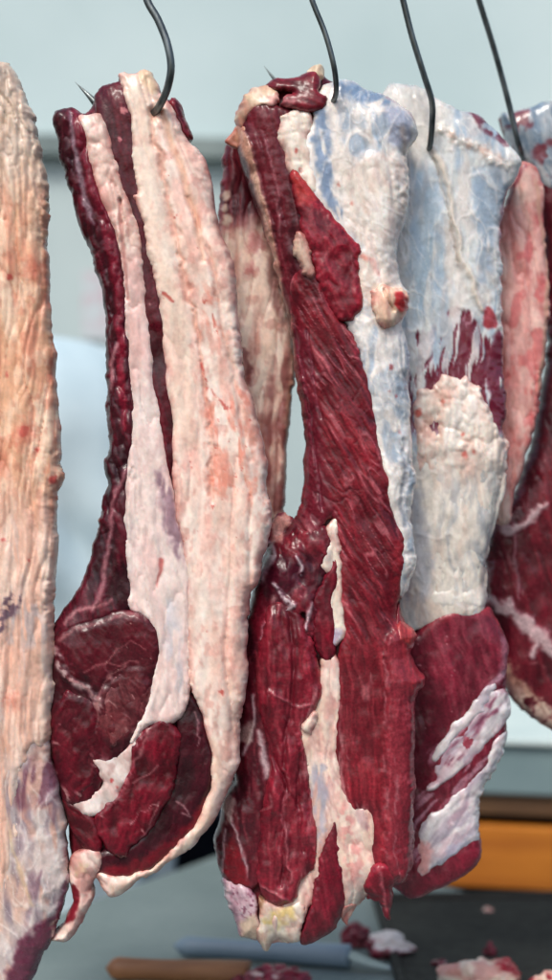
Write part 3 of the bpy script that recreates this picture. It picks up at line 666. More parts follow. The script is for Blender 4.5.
# lower half
def p_flank(g):
    flow = [(262,560),(262,640),(268,720),(286,800),(280,900)]
    c, h, f = lean(g, C(132,30,46), C(102,20,34), C(164,68,76), flow, .75, .35, 40, 4.4, 6, 22, 2.0)
    m = np.maximum(g.stroke([(270,690),(290,700),(312,706)], .8, 1.6, 4), g.stroke([(284,790),(286,840),(290,880)], 1.2, 1.6, 3))
    m = np.maximum(m, g.stroke([(262,884),(278,892),(292,898)], 1, 1.4, 2))
    c = lerp(c, C(196,130,132), .5 * m); h = h + 1.6 * m
    fm = film(g, [(318,690),(304,724),(312,790),(317,850),(300,890)], 5, 0); c = lerp(c, C(206,160,156), .55 * fm)
    bd = folds(g, flow, 90, 13, 6); c = c * (.86 + .16 * bd)[:, None]; h = h + 2.4 * (bd - .6)
    br = np.maximum(g.stroke([(312,800),(317,840),(314,866),(300,882)], 3, 3, 3), g.stroke([(318,670),(324,690),(316,706)], 3, 3, 2))
    c = lerp(c, C(160,34,48), .6 * br)
    gv = np.maximum(g.stroke([(266,730),(280,765),(285,800),(284,850),(280,885)], [.6, 1.4, 1.6, 1.2, .4], 3.4, 4, 28), g.stroke([(290,612),(294,670),(286,724),(280,765)], [.6, 1.2, 1, .4], 3.4, 4, 28))
    gv = np.maximum(gv, g.stroke([(304,735),(298,790),(303,850)], .6, 3, 4, 28)); h = h - 4.5 * gv; c = lerp(c, C(84,13,28), .4 * gv)
    return c, h, f
cut2.part('flank_muscle', [(264,606),(280,600),(296,606),(304,622),(312,636),(317,653),(319,673),(323,692),(312,712),(301,724),(305,748),(310,772),(313,813),(318,846),(317,863),(300,881),(297,897),(284,903),(268,902),(259,888),(255,866),(260,842),(261,810),(268,786),(270,762),(265,728),(256,700),(255,673),(258,640)], 'lean', p_flank, 8, 13, 11)
def p_rear(g):
    c, h, f = lean(g, C(100,22,36), C(70,16,28), C(140,64,70), 4, .8, .3, 40, 4, 5, 24, 1.5)
    wl = np.maximum(g.stroke([(253,695),(254,720),(248,742),(244,755)], 1.6, 2, 2), g.stroke([(259,730),(264,760),(266,778)], [2, 4, 2], 3, 3))
    wl = np.maximum(wl, g.stroke([(228,815),(236,832),(246,860),(248,880)], .9, 1.5, 2))
    wl = np.maximum(wl, g.stroke([(225,830),(224,860),(222,878)], .8, 1.3, 2))
    c = lerp(c, C(206,190,192), .75 * wl); h = h + 1.5 * wl
    pat = np.maximum(g.blob([(238,726),(252,722),(254,738),(244,746),(238,740)], 3, 4), g.blob([(222,800),(232,796),(236,812),(232,824),(222,820)], 3, 4))
    c = lerp(c, C(200,176,164), .7 * pat)
    rd = g.blob([(226,836),(236,840),(246,868),(250,886),(236,886),(224,878)], 2, 2)
    c = lerp(c, C(126,18,30), .7 * rd)
    return c, h, f
cut2.part('rear_muscle', [(262,600),(272,640),(270,700),(274,760),(270,800),(264,850),(262,884),(250,890),(236,888),(222,886),(217,863),(213,850),(217,826),(224,796),(232,780),(232,740),(236,690),(240,655),(248,620)], 'lean', p_rear, -1, 9, 6)
def p_upl(g):
    c, h, f = lean(g, C(108,24,38), C(62,14,28), C(150,58,66), 0, .7, .5, 24, 4, 8, 20, 2.2)
    dk = g.blob([(264,556),(284,552),(300,566),(298,590),(280,596),(264,588)], 5, 5)
    c = lerp(c, C(70,18,36), .7 * dk)
    pale = np.maximum(g.stroke([(266,544),(270,555),(264,570),(258,584)], [4, 4, 3, 1], 2.5, 3), g.stroke([(272,586),(282,596),(292,604),(286,610)], [2, 2.5, 3, 1], 2, 3))
    pale = np.maximum(pale, g.stroke([(298,556),(302,566),(300,574)], 1.6, 1.5, 2))
    pale = np.maximum(pale, g.stroke([(260,640),(264,625),(274,612)], 1.6, 2, 3))
    pale = np.maximum(pale, g.stroke([(306,628),(308,612),(312,604)], [2, 1.6, .8], 1.8, 2))
    c = lerp(c, C(206,196,200), .8 * pale * sstep(.15, .4, g.n(7))); h = h + 2.5 * pale
    pk = g.blob([(270,518),(288,512),(290,526),(280,540),(268,542)], 3, 4)
    c = lerp(c, C(216,160,146), .8 * pk); h = h + 2 * pk
    ring = g.stroke([(300,582),(306,588),(304,598),(298,600),(296,590)], .8, 1.2, 1.5)
    c = lerp(c, C(150,60,70), .6 * ring)
    hole = g.spots([(303,617,4.5)], 1.5); c = lerp(c, C(30,8,14), .8 * hole); h = h - 5 * hole
    rd = g.blob([(258,590),(266,600),(280,612),(268,630),(258,640),(250,620)], 4, 5)
    c = lerp(c, C(138,26,46), .55 * rd)
    return c, h, f
cut2.part('torn_muscle', [(270,520),(284,512),(296,518),(308,530),(326,520),(334,535),(330,560),(322,580),(318,610),(314,640),(306,640),(296,626),(282,618),(272,640),(262,660),(244,660),(240,650),(247,620),(251,600),(259,578),(264,556)], 'lean', p_upl, 2, 9, 6, amp=2.2)
def p_bstrip(g):
    c, h, f = lean(g, C(112,16,34), C(76,12,26), C(150,52,62), 3, .6, .2, 40, 4)
    return c, h, f
cut2.part('muscle', [(316,590),(330,560),(338,548),(340,580),(334,600),(336,630),(338,655),(328,664),(318,655),(312,636),(313,612)], 'lean', p_bstrip, 3, 7, 6)
def p_seam2(g):
    c, h, f = fatty(g, C(222,206,186), C(234,224,208), C(200,150,146), 0, .5, 1.6)
    bl = g.blob([(322,630),(334,626),(342,636),(336,648),(324,644)], 4, 4); c = lerp(c, C(168,156,186), .7 * bl)
    gr = g.spots([(327,556,5),(332,566,4)], 4, 4); c = lerp(c, C(190,188,184), .7 * gr)
    return c, h, f
cut2.part('fat_seam', [(321,556),(326,550),(332,546),(331,520),(334,520),(340,548),(342,580),(343,610),(341,636),(336,646),(326,642),(324,628),(328,606),(331,586),(330,572),(322,568)], 'fat', p_seam2, 3.2, 7, 7, amp=2, grow=3)
def p_colm(g):
    c, h, f = fatty(g, C(224,198,180), C(234,218,206), C(206,150,144), [(328,660),(326,760),(338,820),(346,900)], .8, 1.3, 9, 60)
    bl = g.blob([(312,760),(324,764),(326,800),(322,836),(318,840),(312,800)], 4, 5)
    c = lerp(c, C(168,170,186), .75 * bl * sstep(.2, .5, g.fib(0, 24, 5)))
    pk = g.blob([(337,796),(350,812),(358,840),(362,880),(346,880),(344,840)], 5, 5)
    c = lerp(c, C(212,126,124), .55 * pk * sstep(.3, .6, g.n(6)))
    bd = g.blob([(354,806),(366,810),(368,830),(360,826)], 3, 3); c = lerp(c, C(150,112,130), .4 * bd)
    return c, h, f
cut2.part('fat_column', [(318,690),(322,664),(328,656),(336,660),(338,690),(334,720),(337,750),(340,778),(348,798),(358,812),(368,806),(374,830),(372,870),(366,896),(357,908),(347,917),(342,900),(340,868),(334,840),(328,828),(322,850),(316,880),(306,900),(300,920),(290,944),(280,940),(273,946),(270,930),(280,900),(300,876),(312,850),(308,800),(302,750),(300,724),(310,712)], 'fat', p_colm, 3, 9, 7, grow=4, amp=2.4)
cut2.part('fat_lump', [(306,712),(311,706),(317,710),(316,722),(312,732),(304,730),(300,722)], 'fat', p_seam2, 7, 7, 6)
cut2.part('muscle', [(331,818),(336,824),(341,850),(345,878),(346,902),(341,928),(327,940),(314,946),(301,950),(299,942),(306,920),(312,896),(318,866),(325,838)], 'lean', lambda g: lean(g, C(122,24,42), C(92,18,32), C(150,56,66), 12, .7, .3, 40, 4), 5, 8, 6)
cut2.part('loose_shred', [(370,862),(382,858),(392,864),(396,876),(392,890),(392,906),(392,923),(387,922),(380,908),(366,902),(364,880)], 'lean', lambda g: (lambda r: (lerp(r[0], C(196,120,122), .6 * g.stroke([(378,870),(384,890),(386,910)], 1.6, 2.5, 3)), r[1], r[2]))(lean(g, C(136,26,44), C(104,18,34), C(170,70,80), 20, .7, .4, 20, 4)), 9, 8, 6, amp=2.4)
cut2.part('muscle_tag', [(398,620),(406,624),(418,634),(416,647),(404,650),(396,640)], 'lean', lambda g: (lambda r: (lerp(r[0], C(206,170,170), .8 * g.stroke([(410,650),(417,645)], 3, 2)), r[1], r[2]))(lean(g, C(160,56,58), C(136,36,44), C(190,90,86))), 8, 6, 5)
def p_yel(g):
    c, h, f = fatty(g, C(226,204,180), C(232,220,206), C(206,160,146), 30, .7, 1.6)
    y = g.blob([(276,908),(288,902),(298,908),(292,918),(280,924),(268,934),(264,926)], 5, 7)
    c = lerp(c, C(222,196,120), .75 * y * sstep(.15, .55, g.n(9)))
    b = g.blob([(256,892),(262,896),(262,910),(254,916)], 3, 3); c = lerp(c, C(130,84,50), .7 * b)
    return c, h, f
cut2.part('tendon_end', [(256,892),(268,900),(284,902),(297,896),(304,906),(303,926),(300,944),(290,944),(280,938),(273,946),(271,957),(265,956),(260,946),(256,934),(262,918)], 'fat', p_yel, 5, 8, 6, amp=2)
def p_spk(g):
    c, h, f = memb(g, C(204,176,184), C(162,120,136), 4, None, .3, 20, 6, .5)
    sp = sstep(.6, .8, vnoise(g.X / 2.2, g.Y / 2.2, 55)) * sstep(.35, .55, g.n(16))
    c = lerp(c, C(110,44,70), .7 * sp)
    y = g.blob([(240,920),(258,912),(262,946),(240,944)], 5, 4); c = lerp(c, C(214,190,160), .8 * y)
    return c, h, f
cut2.part('membrane', [(220,880),(234,885),(250,886),(256,895),(258,915),(262,935),(260,947),(250,946),(240,942),(237,933),(231,920),(226,906)], 'memb', p_spk, 1, 8, 6)
cut2.part('inner_meat', cut2.outline, 'lean', lambda g: lean(g, C(96,22,36), C(64,14,26), C(130,50,60)), -10, 8, 4, step=2.5)

# the flap of the middle cut that hangs behind its left edge
o2b = [(222,166),(226,140),(236,130),(246,160),(258,190),(270,220),(280,260),(288,310),(294,345),(295,370),(291,394),(289,427),(287,477),(286,514),(276,522),(262,540),(246,530),(240,470),(226,380),(212,290),(216,235),(219,200)]
flap2 = Cut(.085, o2b, 10, 24, 30, 53, None, share=cut2)
def p_rf(g):
    c, h, f = fatty(g, C(228,200,182), C(236,216,200), C(196,132,120), -6, .9, 1.0, 11, 80)
    top = sstep(236, 212, g.Y + 10 * (g.n(12) - .5))
    c2, h2, _ = lean(g, C(112,30,42), C(76,18,30), C(150,60,66), 4, .7, .3)
    c = lerp(c, c2, top)
    c = lerp(c, C(206,190,172), .85 * g.spots([(226,196,5),(225,208,5),(227,220,6)], 2.5))
    c = lerp(c, C(168,70,80), .5 * g.spots([(256,243,10),(250,270,6)], 7, 4))
    dk = np.maximum(g.blob([(238,348),(246,350),(254,375),(254,390),(246,384)], 3, 3), g.blob([(262,424),(272,380),(282,330),(294,350),(290,400),(286,480),(284,514),(262,520)], 6, 6, 14))
    c = lerp(c, C(120,52,52), .7 * dk * sstep(.2, .55, g.fib(-4, 40, 8)))
    d3 = g.blob([(268,250),(276,270),(284,320),(280,335),(268,290)], 4, 4); c = lerp(c, C(110,60,60), .6 * d3)
    rim = g.stroke([(293,350),(294,370),(289,400),(288,440),(286,480)], 2.5, 2, 2); c = lerp(c, C(168,122,104), .8 * rim)
    return c, h, f
flap2.part('rear_flap', flap2.outline, 'fat', p_rf, 3, 9, 6)

# ================================================================== fourth cut: silvery one behind
o3 = [(383,88),(390,79),(405,80),(418,81),(427,86),(436,95),(448,100),(458,106),(470,109),(483,113),(495,126),(508,140),(516,147),(523,158),(519,170),(510,190),(505,215),(503,240),(505,270),(504,300),(506,327),(505,370),(507,410),(506,440),(505,462),(501,487),(496,514),(491,540),(487,575),(486,602),
      (494,612),(504,626),(509,643),(510,663),(507,680),(508,692),(508,713),(508,738),(505,756),(496,770),(486,786),(479,803),(479,820),(482,838),(483,856),(476,873),(463,882),(450,888),(435,896),(422,900),(411,902),(400,895),(385,880),(375,700),(378,500),(372,300),(372,120)]
cut3 = Cut(.10, o3, 15, 40, 45, 61, 'beef cut coated in white silverskin down to a red meaty end', amp=1.4, sc=9)
def p_sil3(g):
    c, h, f = memb(g, C(218,222,221), C(158,178,196), 3, C(214,190,176), .3, 120, 10, .42, 1.2, 8)
    whi = g.blob([(372,86),(390,79),(427,86),(450,100),(440,140),(420,160),(404,170),(380,160)], 8, 8, 18)
    c = lerp(c, C(228,222,212), .7 * whi)
    bl = g.blob([(412,170),(430,176),(438,210),(446,250),(450,290),(440,310),(412,312),(404,270),(412,220)], 8, 7, 18)
    c = lerp(c, C(158,184,202), .8 * bl * sstep(.2, .6, g.fib(-6, 110, 9)))
    bl2 = g.blob([(470,170),(500,160),(512,180),(502,230),(496,270),(480,290),(470,240)], 8, 6, 16)
    c = lerp(c, C(138,158,178), .75 * bl2 * sstep(.2, .6, g.fib(4, 40, 7)))
    td = g.stroke([(430,152),(440,165),(448,190),(454,225),(462,260),(474,285),(484,310)], [3, 4, 3, 2.5, 2.5, 3, 2], 3, 4, 30)
    c = lerp(c, C(216,204,188), .8 * td); h = h + 3 * td
    tk = g.stroke([(434,160),(444,196),(450,230),(458,262)], .9, 1.4, 2); c = lerp(c, C(150,130,116), .5 * tk); h = h - 2 * tk
    fr = g.stroke([(440,130),(456,140),(476,148),(494,160),(508,168)], [6, 7, 6, 5, 3], 5, 6, 26)
    c = lerp(c, C(216,204,190), .6 * fr); h = h + 3.5 * fr * g.n(7)
    pk = g.spots([(452,136,5),(484,152,6),(498,160,5),(470,146,4)], 4, 4); c = lerp(c, C(206,160,140), .5 * pk)
    dm = g.stroke([(472,112),(484,122),(498,134),(510,142)], [2, 6, 6, 3], 2.5, 3)
    c = lerp(c, C(104,40,56), .85 * dm * sstep(.2, .45, g.n(9)))
    pe = g.stroke([(508,190),(503,220),(502,250)], 2.4, 2, 2); c = lerp(c, C(120,60,80), .6 * pe)
    c, h = web(g, c, h, 0, .45)
    low = sstep(440, 480, g.Y)
    c3, h3, _ = memb(g, C(226,218,206), C(176,178,180), 2, C(220,196,180), .5, 80, 7, .42)
    c = lerp(c, c3, low)
    g2 = g.blob([(410,490),(420,484),(428,540),(432,590),(420,604),(412,560)], 5, 5, 12); c = lerp(c, C(164,168,180), .6 * g2)
    dk = np.maximum(g.stroke([(409,500),(410,560),(408,600)], 2, 2, 2), g.stroke([(402,470),(404,500)], 1.6, 2, 2)); c = lerp(c, C(128,116,130), .5 * dk)
    # lean showing through the skin in a ragged band
    jag = 22 * (g.fib(-3, 80, 6, 2, 3) - .5)
    up = np.interp(g.X, [404,410,418,428,436,446,452,460,468,476,486,496,508], [372,352,338,330,316,311,306,311,317,324,336,342,346])
    band = sstep(-3, 3, g.Y - up + jag) * sstep(440, 425, g.Y)
    hole = sstep(.60, .70, g.fib(-5, 60, 6, 3, 4)) * sstep(466, 450, g.X + 0 * g.Y) + .9 * sstep(.6, .7, g.fib(-8, 70, 7, 3, 4))
    mm = band * (1 - np.clip(hole, 0, 1)) * sstep(404, 412, g.X)
    rb = g.blob([(494,336),(500,330),(506,340),(507,410),(503,446),(499,440),(494,400),(484,376)], 3, 3); mm = np.maximum(mm, rb * sstep(.25, .45, g.fib(0, 30, 6)))
    mm = np.clip(mm, 0, 1)
    c = lerp(c, C(104,22,44), .94 * mm); h = h - 1.2 * mm
    st = strands(g, -3, 40, 6); c = lerp(c, C(190,160,172), .5 * mm * st)
    tri = g.blob([(484,308),(490,306),(500,326),(484,330)], 2, 2); c = lerp(c, C(160,40,50), .85 * tri)
    return c, h, f
cut3.part('silverskin', o3[:29] + [(478,618),(440,622),(414,632),(400,640),(385,640)] + o3[-3:], 'memb', p_sil3, 2, 9, 5)
def p_fat3(g):
    c, h, f = fatty(g, C(230,216,202), C(238,230,220), C(228,190,176), 2, .5, .3)
    up = sstep(500, 450, g.Y + 20 * (g.n(20) - .5))
    dm = domes(g, 22, 27, 16)
    h = h + 5.0 * dm * up + 1.2 * (folds(g, 20, 30, 9, 8) - .6) * up
    c = lerp(c, C(212,176,160), .35 * sstep(.22, .05, dm) * up)
    c = lerp(c, C(208,80,70), .75 * g.spots([(418,413,4),(427,372,1.4),(464,455,3.4),(473,452,2),(442,402,3),(462,434,2)], 2))
    c = lerp(c, C(226,160,140), .5 * g.spots([(428,430,14),(424,470,12),(446,395,10),(470,470,10)], 8, 5))
    c2, h2, _ = memb(g, C(226,218,206), C(178,180,182), 3, C(222,198,182), .5, 70, 6, .40)
    lw = 1 - up
    c = lerp(c, c2, .9 * lw); h = h + (h2 - h) * .8 * lw
    g2 = g.blob([(416,490),(422,484),(430,540),(434,590),(422,610),(416,560)], 5, 5, 12); c = lerp(c, C(164,168,180), .6 * g2)
    bt = g.stroke([(424,604),(440,600),(460,600),(480,598)], 7, 4, 4); c = lerp(c, C(232,226,216), .7 * bt); h = h + 1.5 * bt
    return c, h, f
cut3.part('fat_layer', [(412,412),(414,392),(424,386),(432,392),(438,380),(444,371),(456,374),(466,370),(476,380),(484,398),(494,408),(500,430),(509,444),(508,464),(504,488),(499,514),(494,540),(490,575),(489,604),(480,622),(440,622),(420,618),(424,590),(418,560),(416,520),(417,480),(416,450)], 'fat', p_fat3, 2, 12, 6, amp=3.2, sc=12)
def p_low3(g):
    c, h, f = lean(g, C(128,36,54), C(100,26,42), C(160,80,90), 14, .7, .4, 26, 4)
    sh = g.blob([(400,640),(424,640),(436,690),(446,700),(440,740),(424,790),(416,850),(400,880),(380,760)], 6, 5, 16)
    c = lerp(c, C(84,16,32), .75 * sh)  # shade of the recessed left side painted into the lean colour
    spk = sstep(.965, .985, vnoise(g.X / 2.4, g.Y / 2.4, 91)); c = lerp(c, C(206,150,156), .6 * spk)
    top = g.stroke([(422,632),(436,618),(455,612),(475,612),(492,614),(504,630)], 3.5, 3, 3); c = lerp(c, C(154,48,58), .6 * top)
    rt = g.stroke([(504,640),(506,660),(498,680)], 3.5, 3, 3); c = lerp(c, C(186,140,156), .5 * rt)
    fm = np.maximum(film(g, [(502,676),(470,716),(438,756)], 9, -42), film(g, [(506,720),(470,768),(430,800),(418,850)], 12, -42)); c = lerp(c, C(198,160,174), .65 * fm)
    bot = g.blob([(408,884),(440,872),(462,852),(482,836),(484,858),(470,878),(436,898),(410,904)], 4, 3); c = lerp(c, C(124,26,46), .6 * bot)
    d = g.stroke([(414,900),(436,895),(462,882)], [1, 2, 1.4], 1.6, 2); c = lerp(c, C(206,176,176), .6 * d * sstep(.4, .6, g.n(6)))
    return c, h, f
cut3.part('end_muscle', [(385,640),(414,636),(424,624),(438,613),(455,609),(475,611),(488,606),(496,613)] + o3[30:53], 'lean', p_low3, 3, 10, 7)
def strip3(g, red=.3):
    c, h, f = memb(g, C(222,216,216), C(178,166,178), -42, C(186,130,146), red, 46, 5, .42)
    return c, h, f
cut3.part('silver_strip', [(496,682),(494,694),(480,710),(466,724),(452,742),(440,756),(434,760),(434,752),(446,738),(462,718),(478,702),(488,690)], 'memb', lambda g: strip3(g, .1), 4.6, 6, 6, amp=2.4, grow=2.5)
def p_st2(g):
    c, h, f = strip3(g, .3)
    m = g.blob([(436,766),(452,748),(470,726),(488,704),(498,690),(500,705),(484,722),(466,744),(448,764)], 4, 4)
    c = lerp(c, C(120,50,76), .85 * m * sstep(.25, .5, g.fib(-42, 30, 4)))
    ed = np.exp(-g.D / 3) * sstep(.3, .6, g.n(8)); c = lerp(c, C(128,50,72), .6 * ed)
    return c, h, f
cut3.part('silver_strip', [(508,690),(508,715),(500,728),(488,742),(474,756),(456,772),(440,784),(427,789),(426,784),(438,776),(434,768),(448,748),(464,730),(482,708),(497,690)], 'memb', p_st2, 4.6, 7, 7, amp=2.4, grow=2.5)
def p_st3(g):
    c, h, f = strip3(g, .3)
    pk = g.blob([(414,838),(424,836),(432,850),(430,872),(420,876),(414,862)], 4, 4); c = lerp(c, C(216,140,136), .75 * pk)
    bl = g.blob([(430,870),(444,850),(462,838),(474,832),(466,846),(446,862)], 4, 4); c = lerp(c, C(170,170,192), .6 * bl)
    return c, h, f
cut3.part('silver_strip', [(506,732),(508,742),(504,757),(495,770),(486,786),(478,802),(476,818),(480,838),(470,842),(456,850),(444,860),(432,874),(424,877),(416,866),(416,846),(418,828),(428,814),(440,812),(456,796),(474,780),(488,762),(492,745)], 'memb', p_st3, 4.8, 8, 7, amp=2.6, grow=2)
cut3.part('inner_meat', cut3.outline, 'lean', lambda g: lean(g, C(100,24,40), C(70,16,28), C(130,50,60)), -10, 8, 4, step=3)

# ================================================================== fifth cut: at the right border
o4 = [(500,116),(503,111),(512,113),(522,108),(534,104),(546,98),(560,96),(590,108),(606,150),(612,300),(620,520),(626,640),(610,720),(585,740),(560,737),(546,728),(530,716),(515,701),(505,682),(496,642),(488,612),(487,580),(488,547),(495,520),(512,500),(522,480),(531,455),(540,420),(547,370),(551,330),(549,300),(543,250),(539,210),(536,180),(528,165),(514,150)]
cut4 = Cut(.19, o4, 15, 34, 45, 79, 'dark red beef cut with a thin pink fat flap, cropped by the right edge', amp=1.5, sc=9)
def p_m4(g):
    c, h, f = lean(g, C(102,22,36), C(68,13,24), C(134,50,58), 14, .6, .5, 34, 4)
    s = np.maximum(g.stroke([(494,600),(504,606),(514,616),(528,626),(540,636),(552,650),(575,660)], [5, 7, 6, 8, 7, 8, 6], 4, 5, 10), g.stroke([(548,505),(534,512),(522,524),(514,530),(506,528)], [2, 3, 3.4, 4, 6], 3, 4))
    s = np.maximum(s, g.stroke([(530,628),(536,645),(530,655)], 3, 2.5, 3))
    s = np.maximum(s, .6 * g.stroke([(514,530),(514,560),(520,600)], 1, 2, 3))
    c = lerp(c, C(210,192,192), .8 * s); h = h + 2 * s
    low = g.blob([(500,655),(512,664),(524,684),(540,700),(560,706),(560,740),(530,720),(505,690)], 4, 5)
    c2, h2, _ = fatty(g, C(188,160,132), C(212,190,172), C(150,90,86), 40, .6, 1.4)
    c = lerp(c, c2, .95 * low * sstep(.12, .34, g.n(10)))
    dk = g.blob([(536,180),(546,190),(552,300),(552,420),(536,470),(526,480),(546,370),(548,300)], 4, 4); c = lerp(c, C(66,16,28), .7 * dk)
    return c, h, f
cut4.part('meat', cut4.outline, 'lean', p_m4, 0, 9, 6)
def p_t4(g):
    c, h, f = memb(g, C(196,202,204), C(122,144,162), 20, None, .3, 26, 6, .5)
    r = np.maximum(g.blob([(500,116),(512,112),(532,106),(534,122),(520,136),(510,132)], 3, 5), g.blob([(530,146),(560,140),(600,150),(600,200),(556,180),(540,170)], 4, 4))
    c = lerp(c, C(124,32,44), .75 * r * sstep(.3, .55, g.n(10)))
    return c, h, f
cut4.part('silverskin', [(500,116),(503,111),(512,113),(522,108),(534,104),(546,98),(560,96),(590,108),(606,150),(600,200),(560,196),(540,180),(528,165),(514,150)], 'memb', p_t4, 3, 8, 6, amp=2.4)
o4b = [(518,163),(530,160),(540,168),(544,182),(545,210),(548,250),(553,283),(552,310),(548,347),(544,385),(535,425),(522,470),(514,498),(512,518),(505,527),(496,522),(494,505),(498,470),(498,420),(496,350),(494,280),(500,220),(512,185)]
flap4 = Cut(.155, o4b, 7, 18, 14, 83, None, share=cut4)
def p_f4(g):
    c, h, f = fatty(g, C(222,168,160), C(228,190,178), C(208,124,118), 4, .7, 1.0, 10, 60, .6)
    c = lerp(c, C(200,88,90), .6 * sstep(.58, .8, g.n(12, 20)))
    rim = g.stroke([(536,180),(540,210),(547,260),(548,300),(543,350),(538,390)], 2, 2, 2); c = lerp(c, C(206,164,140), .8 * rim)
    c = lerp(c, C(216,190,176), .8 * g.blob([(498,496),(512,496),(512,520),(504,528),(496,522)], 3, 3))
    c = lerp(c, C(226,196,182), .6 * g.blob([(512,180),(528,166),(536,180),(530,205),(514,210)], 5, 4))
    l = g.stroke([(526,166),(514,185),(508,205)], 1.6, 1.6, 2); c = lerp(c, C(120,30,50), .8 * l)
    return c, h, f
flap4.part('fat_flap', flap4.outline, 'fat', p_f4, 2, 7, 4)
# ================================================================== plain procedural materials
def surf(name, c1, c2, rough=.6, scale=6, metal=0., bump=.0, bscale=60, stretch=None, spec=.5, c3=None):
    m = bpy.data.materials.new(name); m.use_nodes = True
    nt = m.node_tree; L = nt.links.new; bs = nt.nodes['Principled BSDF']
    tc = nt.nodes.new('ShaderNodeTexCoord'); mp = nt.nodes.new('ShaderNodeMapping')
    if stretch: mp.inputs['Scale'].default_value = stretch
    L(tc.outputs['Object'], mp.inputs['Vector'])
    n = nt.nodes.new('ShaderNodeTexNoise'); n.inputs['Scale'].default_value = scale; n.inputs['Detail'].default_value = 6
    L(mp.outputs[0], n.inputs['Vector'])
    r = nt.nodes.new('ShaderNodeValToRGB')
    e = r.color_ramp.elements
    def lin(c): return tuple(to_lin(np.array(c, float) / 255)) + (1,)
    e[0].position, e[0].color = .32, lin(c1); e[1].position, e[1].color = .68, lin(c2)
    if c3:
        k = e.new(.5); k.color = lin(c3)
    L(n.outputs['Fac'], r.inputs['Fac']); L(r.outputs['Color'], bs.inputs['Base Color'])
    bs.inputs['Roughness'].default_value = rough; bs.inputs['Metallic'].default_value = metal
    bs.inputs['Specular IOR Level'].default_value = spec
    n2 = nt.nodes.new('ShaderNodeTexNoise'); n2.inputs['Scale'].default_value = bscale; n2.inputs['Detail'].default_value = 4
    L(mp.outputs[0], n2.inputs['Vector'])
    b = nt.nodes.new('ShaderNodeBump'); b.inputs['Strength'].default_value = .4; b.inputs['Distance'].default_value = bump
    L(n2.outputs['Fac'], b.inputs['Height']); L(b.outputs['Normal'], bs.inputs['Normal'])
    rr = nt.nodes.new('ShaderNodeMapRange'); rr.inputs['To Min'].default_value = rough * .75; rr.inputs['To Max'].default_value = min(1, rough * 1.25)
    L(n2.outputs['Fac'], rr.inputs['Value']); L(rr.outputs['Result'], bs.inputs['Roughness'])
    return m

def mesh(name, V, F, mat, parent=None, smooth=True, loc=None):
    V = np.array(V, float)
    off = np.array(parent.matrix_basis.translation if parent else (loc if loc is not None else (0, 0, 0)), float)
    me = bpy.data.meshes.new(name); me.from_pydata((V - off).tolist(), [], [list(map(int, f)) for f in F])
    me.polygons.foreach_set('use_smooth', [smooth] * len(me.polygons)); me.update()
    me.materials.append(mat)
    o = bpy.data.objects.new(name, me); COL.objects.link(o)
    if parent: o.parent = parent
    else: o.location = off
    return o

def box(name, lo, hi, mat, parent=None, bev=.004, loc=None, rot=None):
    import bmesh
    bm = bmesh.new(); bmesh.ops.create_cube(bm, size=1)
    for v in bm.verts:
        v.co = [lo[i] + (hi[i] - lo[i]) * (v.co[i] + .5) for i in range(3)]
    bmesh.ops.bevel(bm, geom=bm.edges[:], offset=bev, segments=2, affect='EDGES', profile=.6)
    V = [tuple(v.co) for v in bm.verts]; bm.verts.index_update(); F = [[v.index for v in f.verts] for f in bm.faces]
    bm.free()
    return mesh(name, V, F, mat, parent, False, loc)

def catmull(pts, n=8):
    P = [np.array(p, float) for p in pts]; P = [2 * P[0] - P[1]] + P + [2 * P[-1] - P[-2]]
    out = []
    for i in range(1, len(P) - 2):
        for k in range(n):
            t = k / n
            out.append(.5 * ((2 * P[i]) + (-P[i-1] + P[i+1]) * t + (2*P[i-1] - 5*P[i] + 4*P[i+1] - P[i+2]) * t*t + (-P[i-1] + 3*P[i] - 3*P[i+1] + P[i+2]) * t**3))
    out.append(P[-2]); return np.array(out)

def tube(pts, rad, seg=14):
    """pts (n,3), rad (n,) -> closed tube"""
    n = len(pts); T = np.gradient(pts, axis=0); T /= np.linalg.norm(T, axis=1)[:, None] + 1e-12
    up = np.array([.13, 1, .21]); V = []; u = np.cross(T[0], up); u /= np.linalg.norm(u)
    for i in range(n):
        u = u - T[i] * np.dot(u, T[i]); u /= np.linalg.norm(u); w = np.cross(T[i], u)
        for k in range(seg):
            a = 2 * math.pi * k / seg
            V.append(pts[i] + rad[i] * (math.cos(a) * u + math.sin(a) * w))
    F = [[i*seg+k, i*seg+(k+1) % seg, (i+1)*seg+(k+1) % seg, (i+1)*seg+k] for i in range(n-1) for k in range(seg)]
    F.append(list(range(seg))[::-1]); F.append([(n-1)*seg+k for k in range(seg)])
    return V, F

# ================================================================== hooks and rail
m_hook = surf('dark_steel', (70, 78, 80), (128, 136, 136), .34, 120, .85, .0006, 400, (1, 1, .3))
m_steel = surf('steel', (120, 132, 136), (168, 178, 180), .35, 30, .8, .0003, 200)
RAIL_Y, RAIL_PX = .02, -95
def hook(pts, r, label, point=True):
    """pts: (px, py, y) from the rail down to the tip"""
    P = catmull([wpt(*p) for p in pts], 10)
    t = np.linspace(0, 1, len(P)); R = np.full(len(P), r)
    if point: R = r * np.clip((1 - t) / .09, .06, 1)
    R[0] *= .6
    V, F = tube(P, R)
    o = mesh('meat_hook', V, F, m_hook, None, True, tuple(P[len(P) // 2]))
    return tag(o, label, 'hook', 'steel hooks holding the beef cuts')
def over_rail(px, py, y, yr):
    """the upper bend of a hook that lies over the rail"""
    R = 20
    return [(px + 6, py + 34, yr + .052), (px + 5, py + 8, yr + .056), (px + 2, py - 26, yr + .034), (px - 1, py - 38, yr), (px - 2, py - 28, yr - .034), (px + 2, py, yr - .052)]
YR = .035
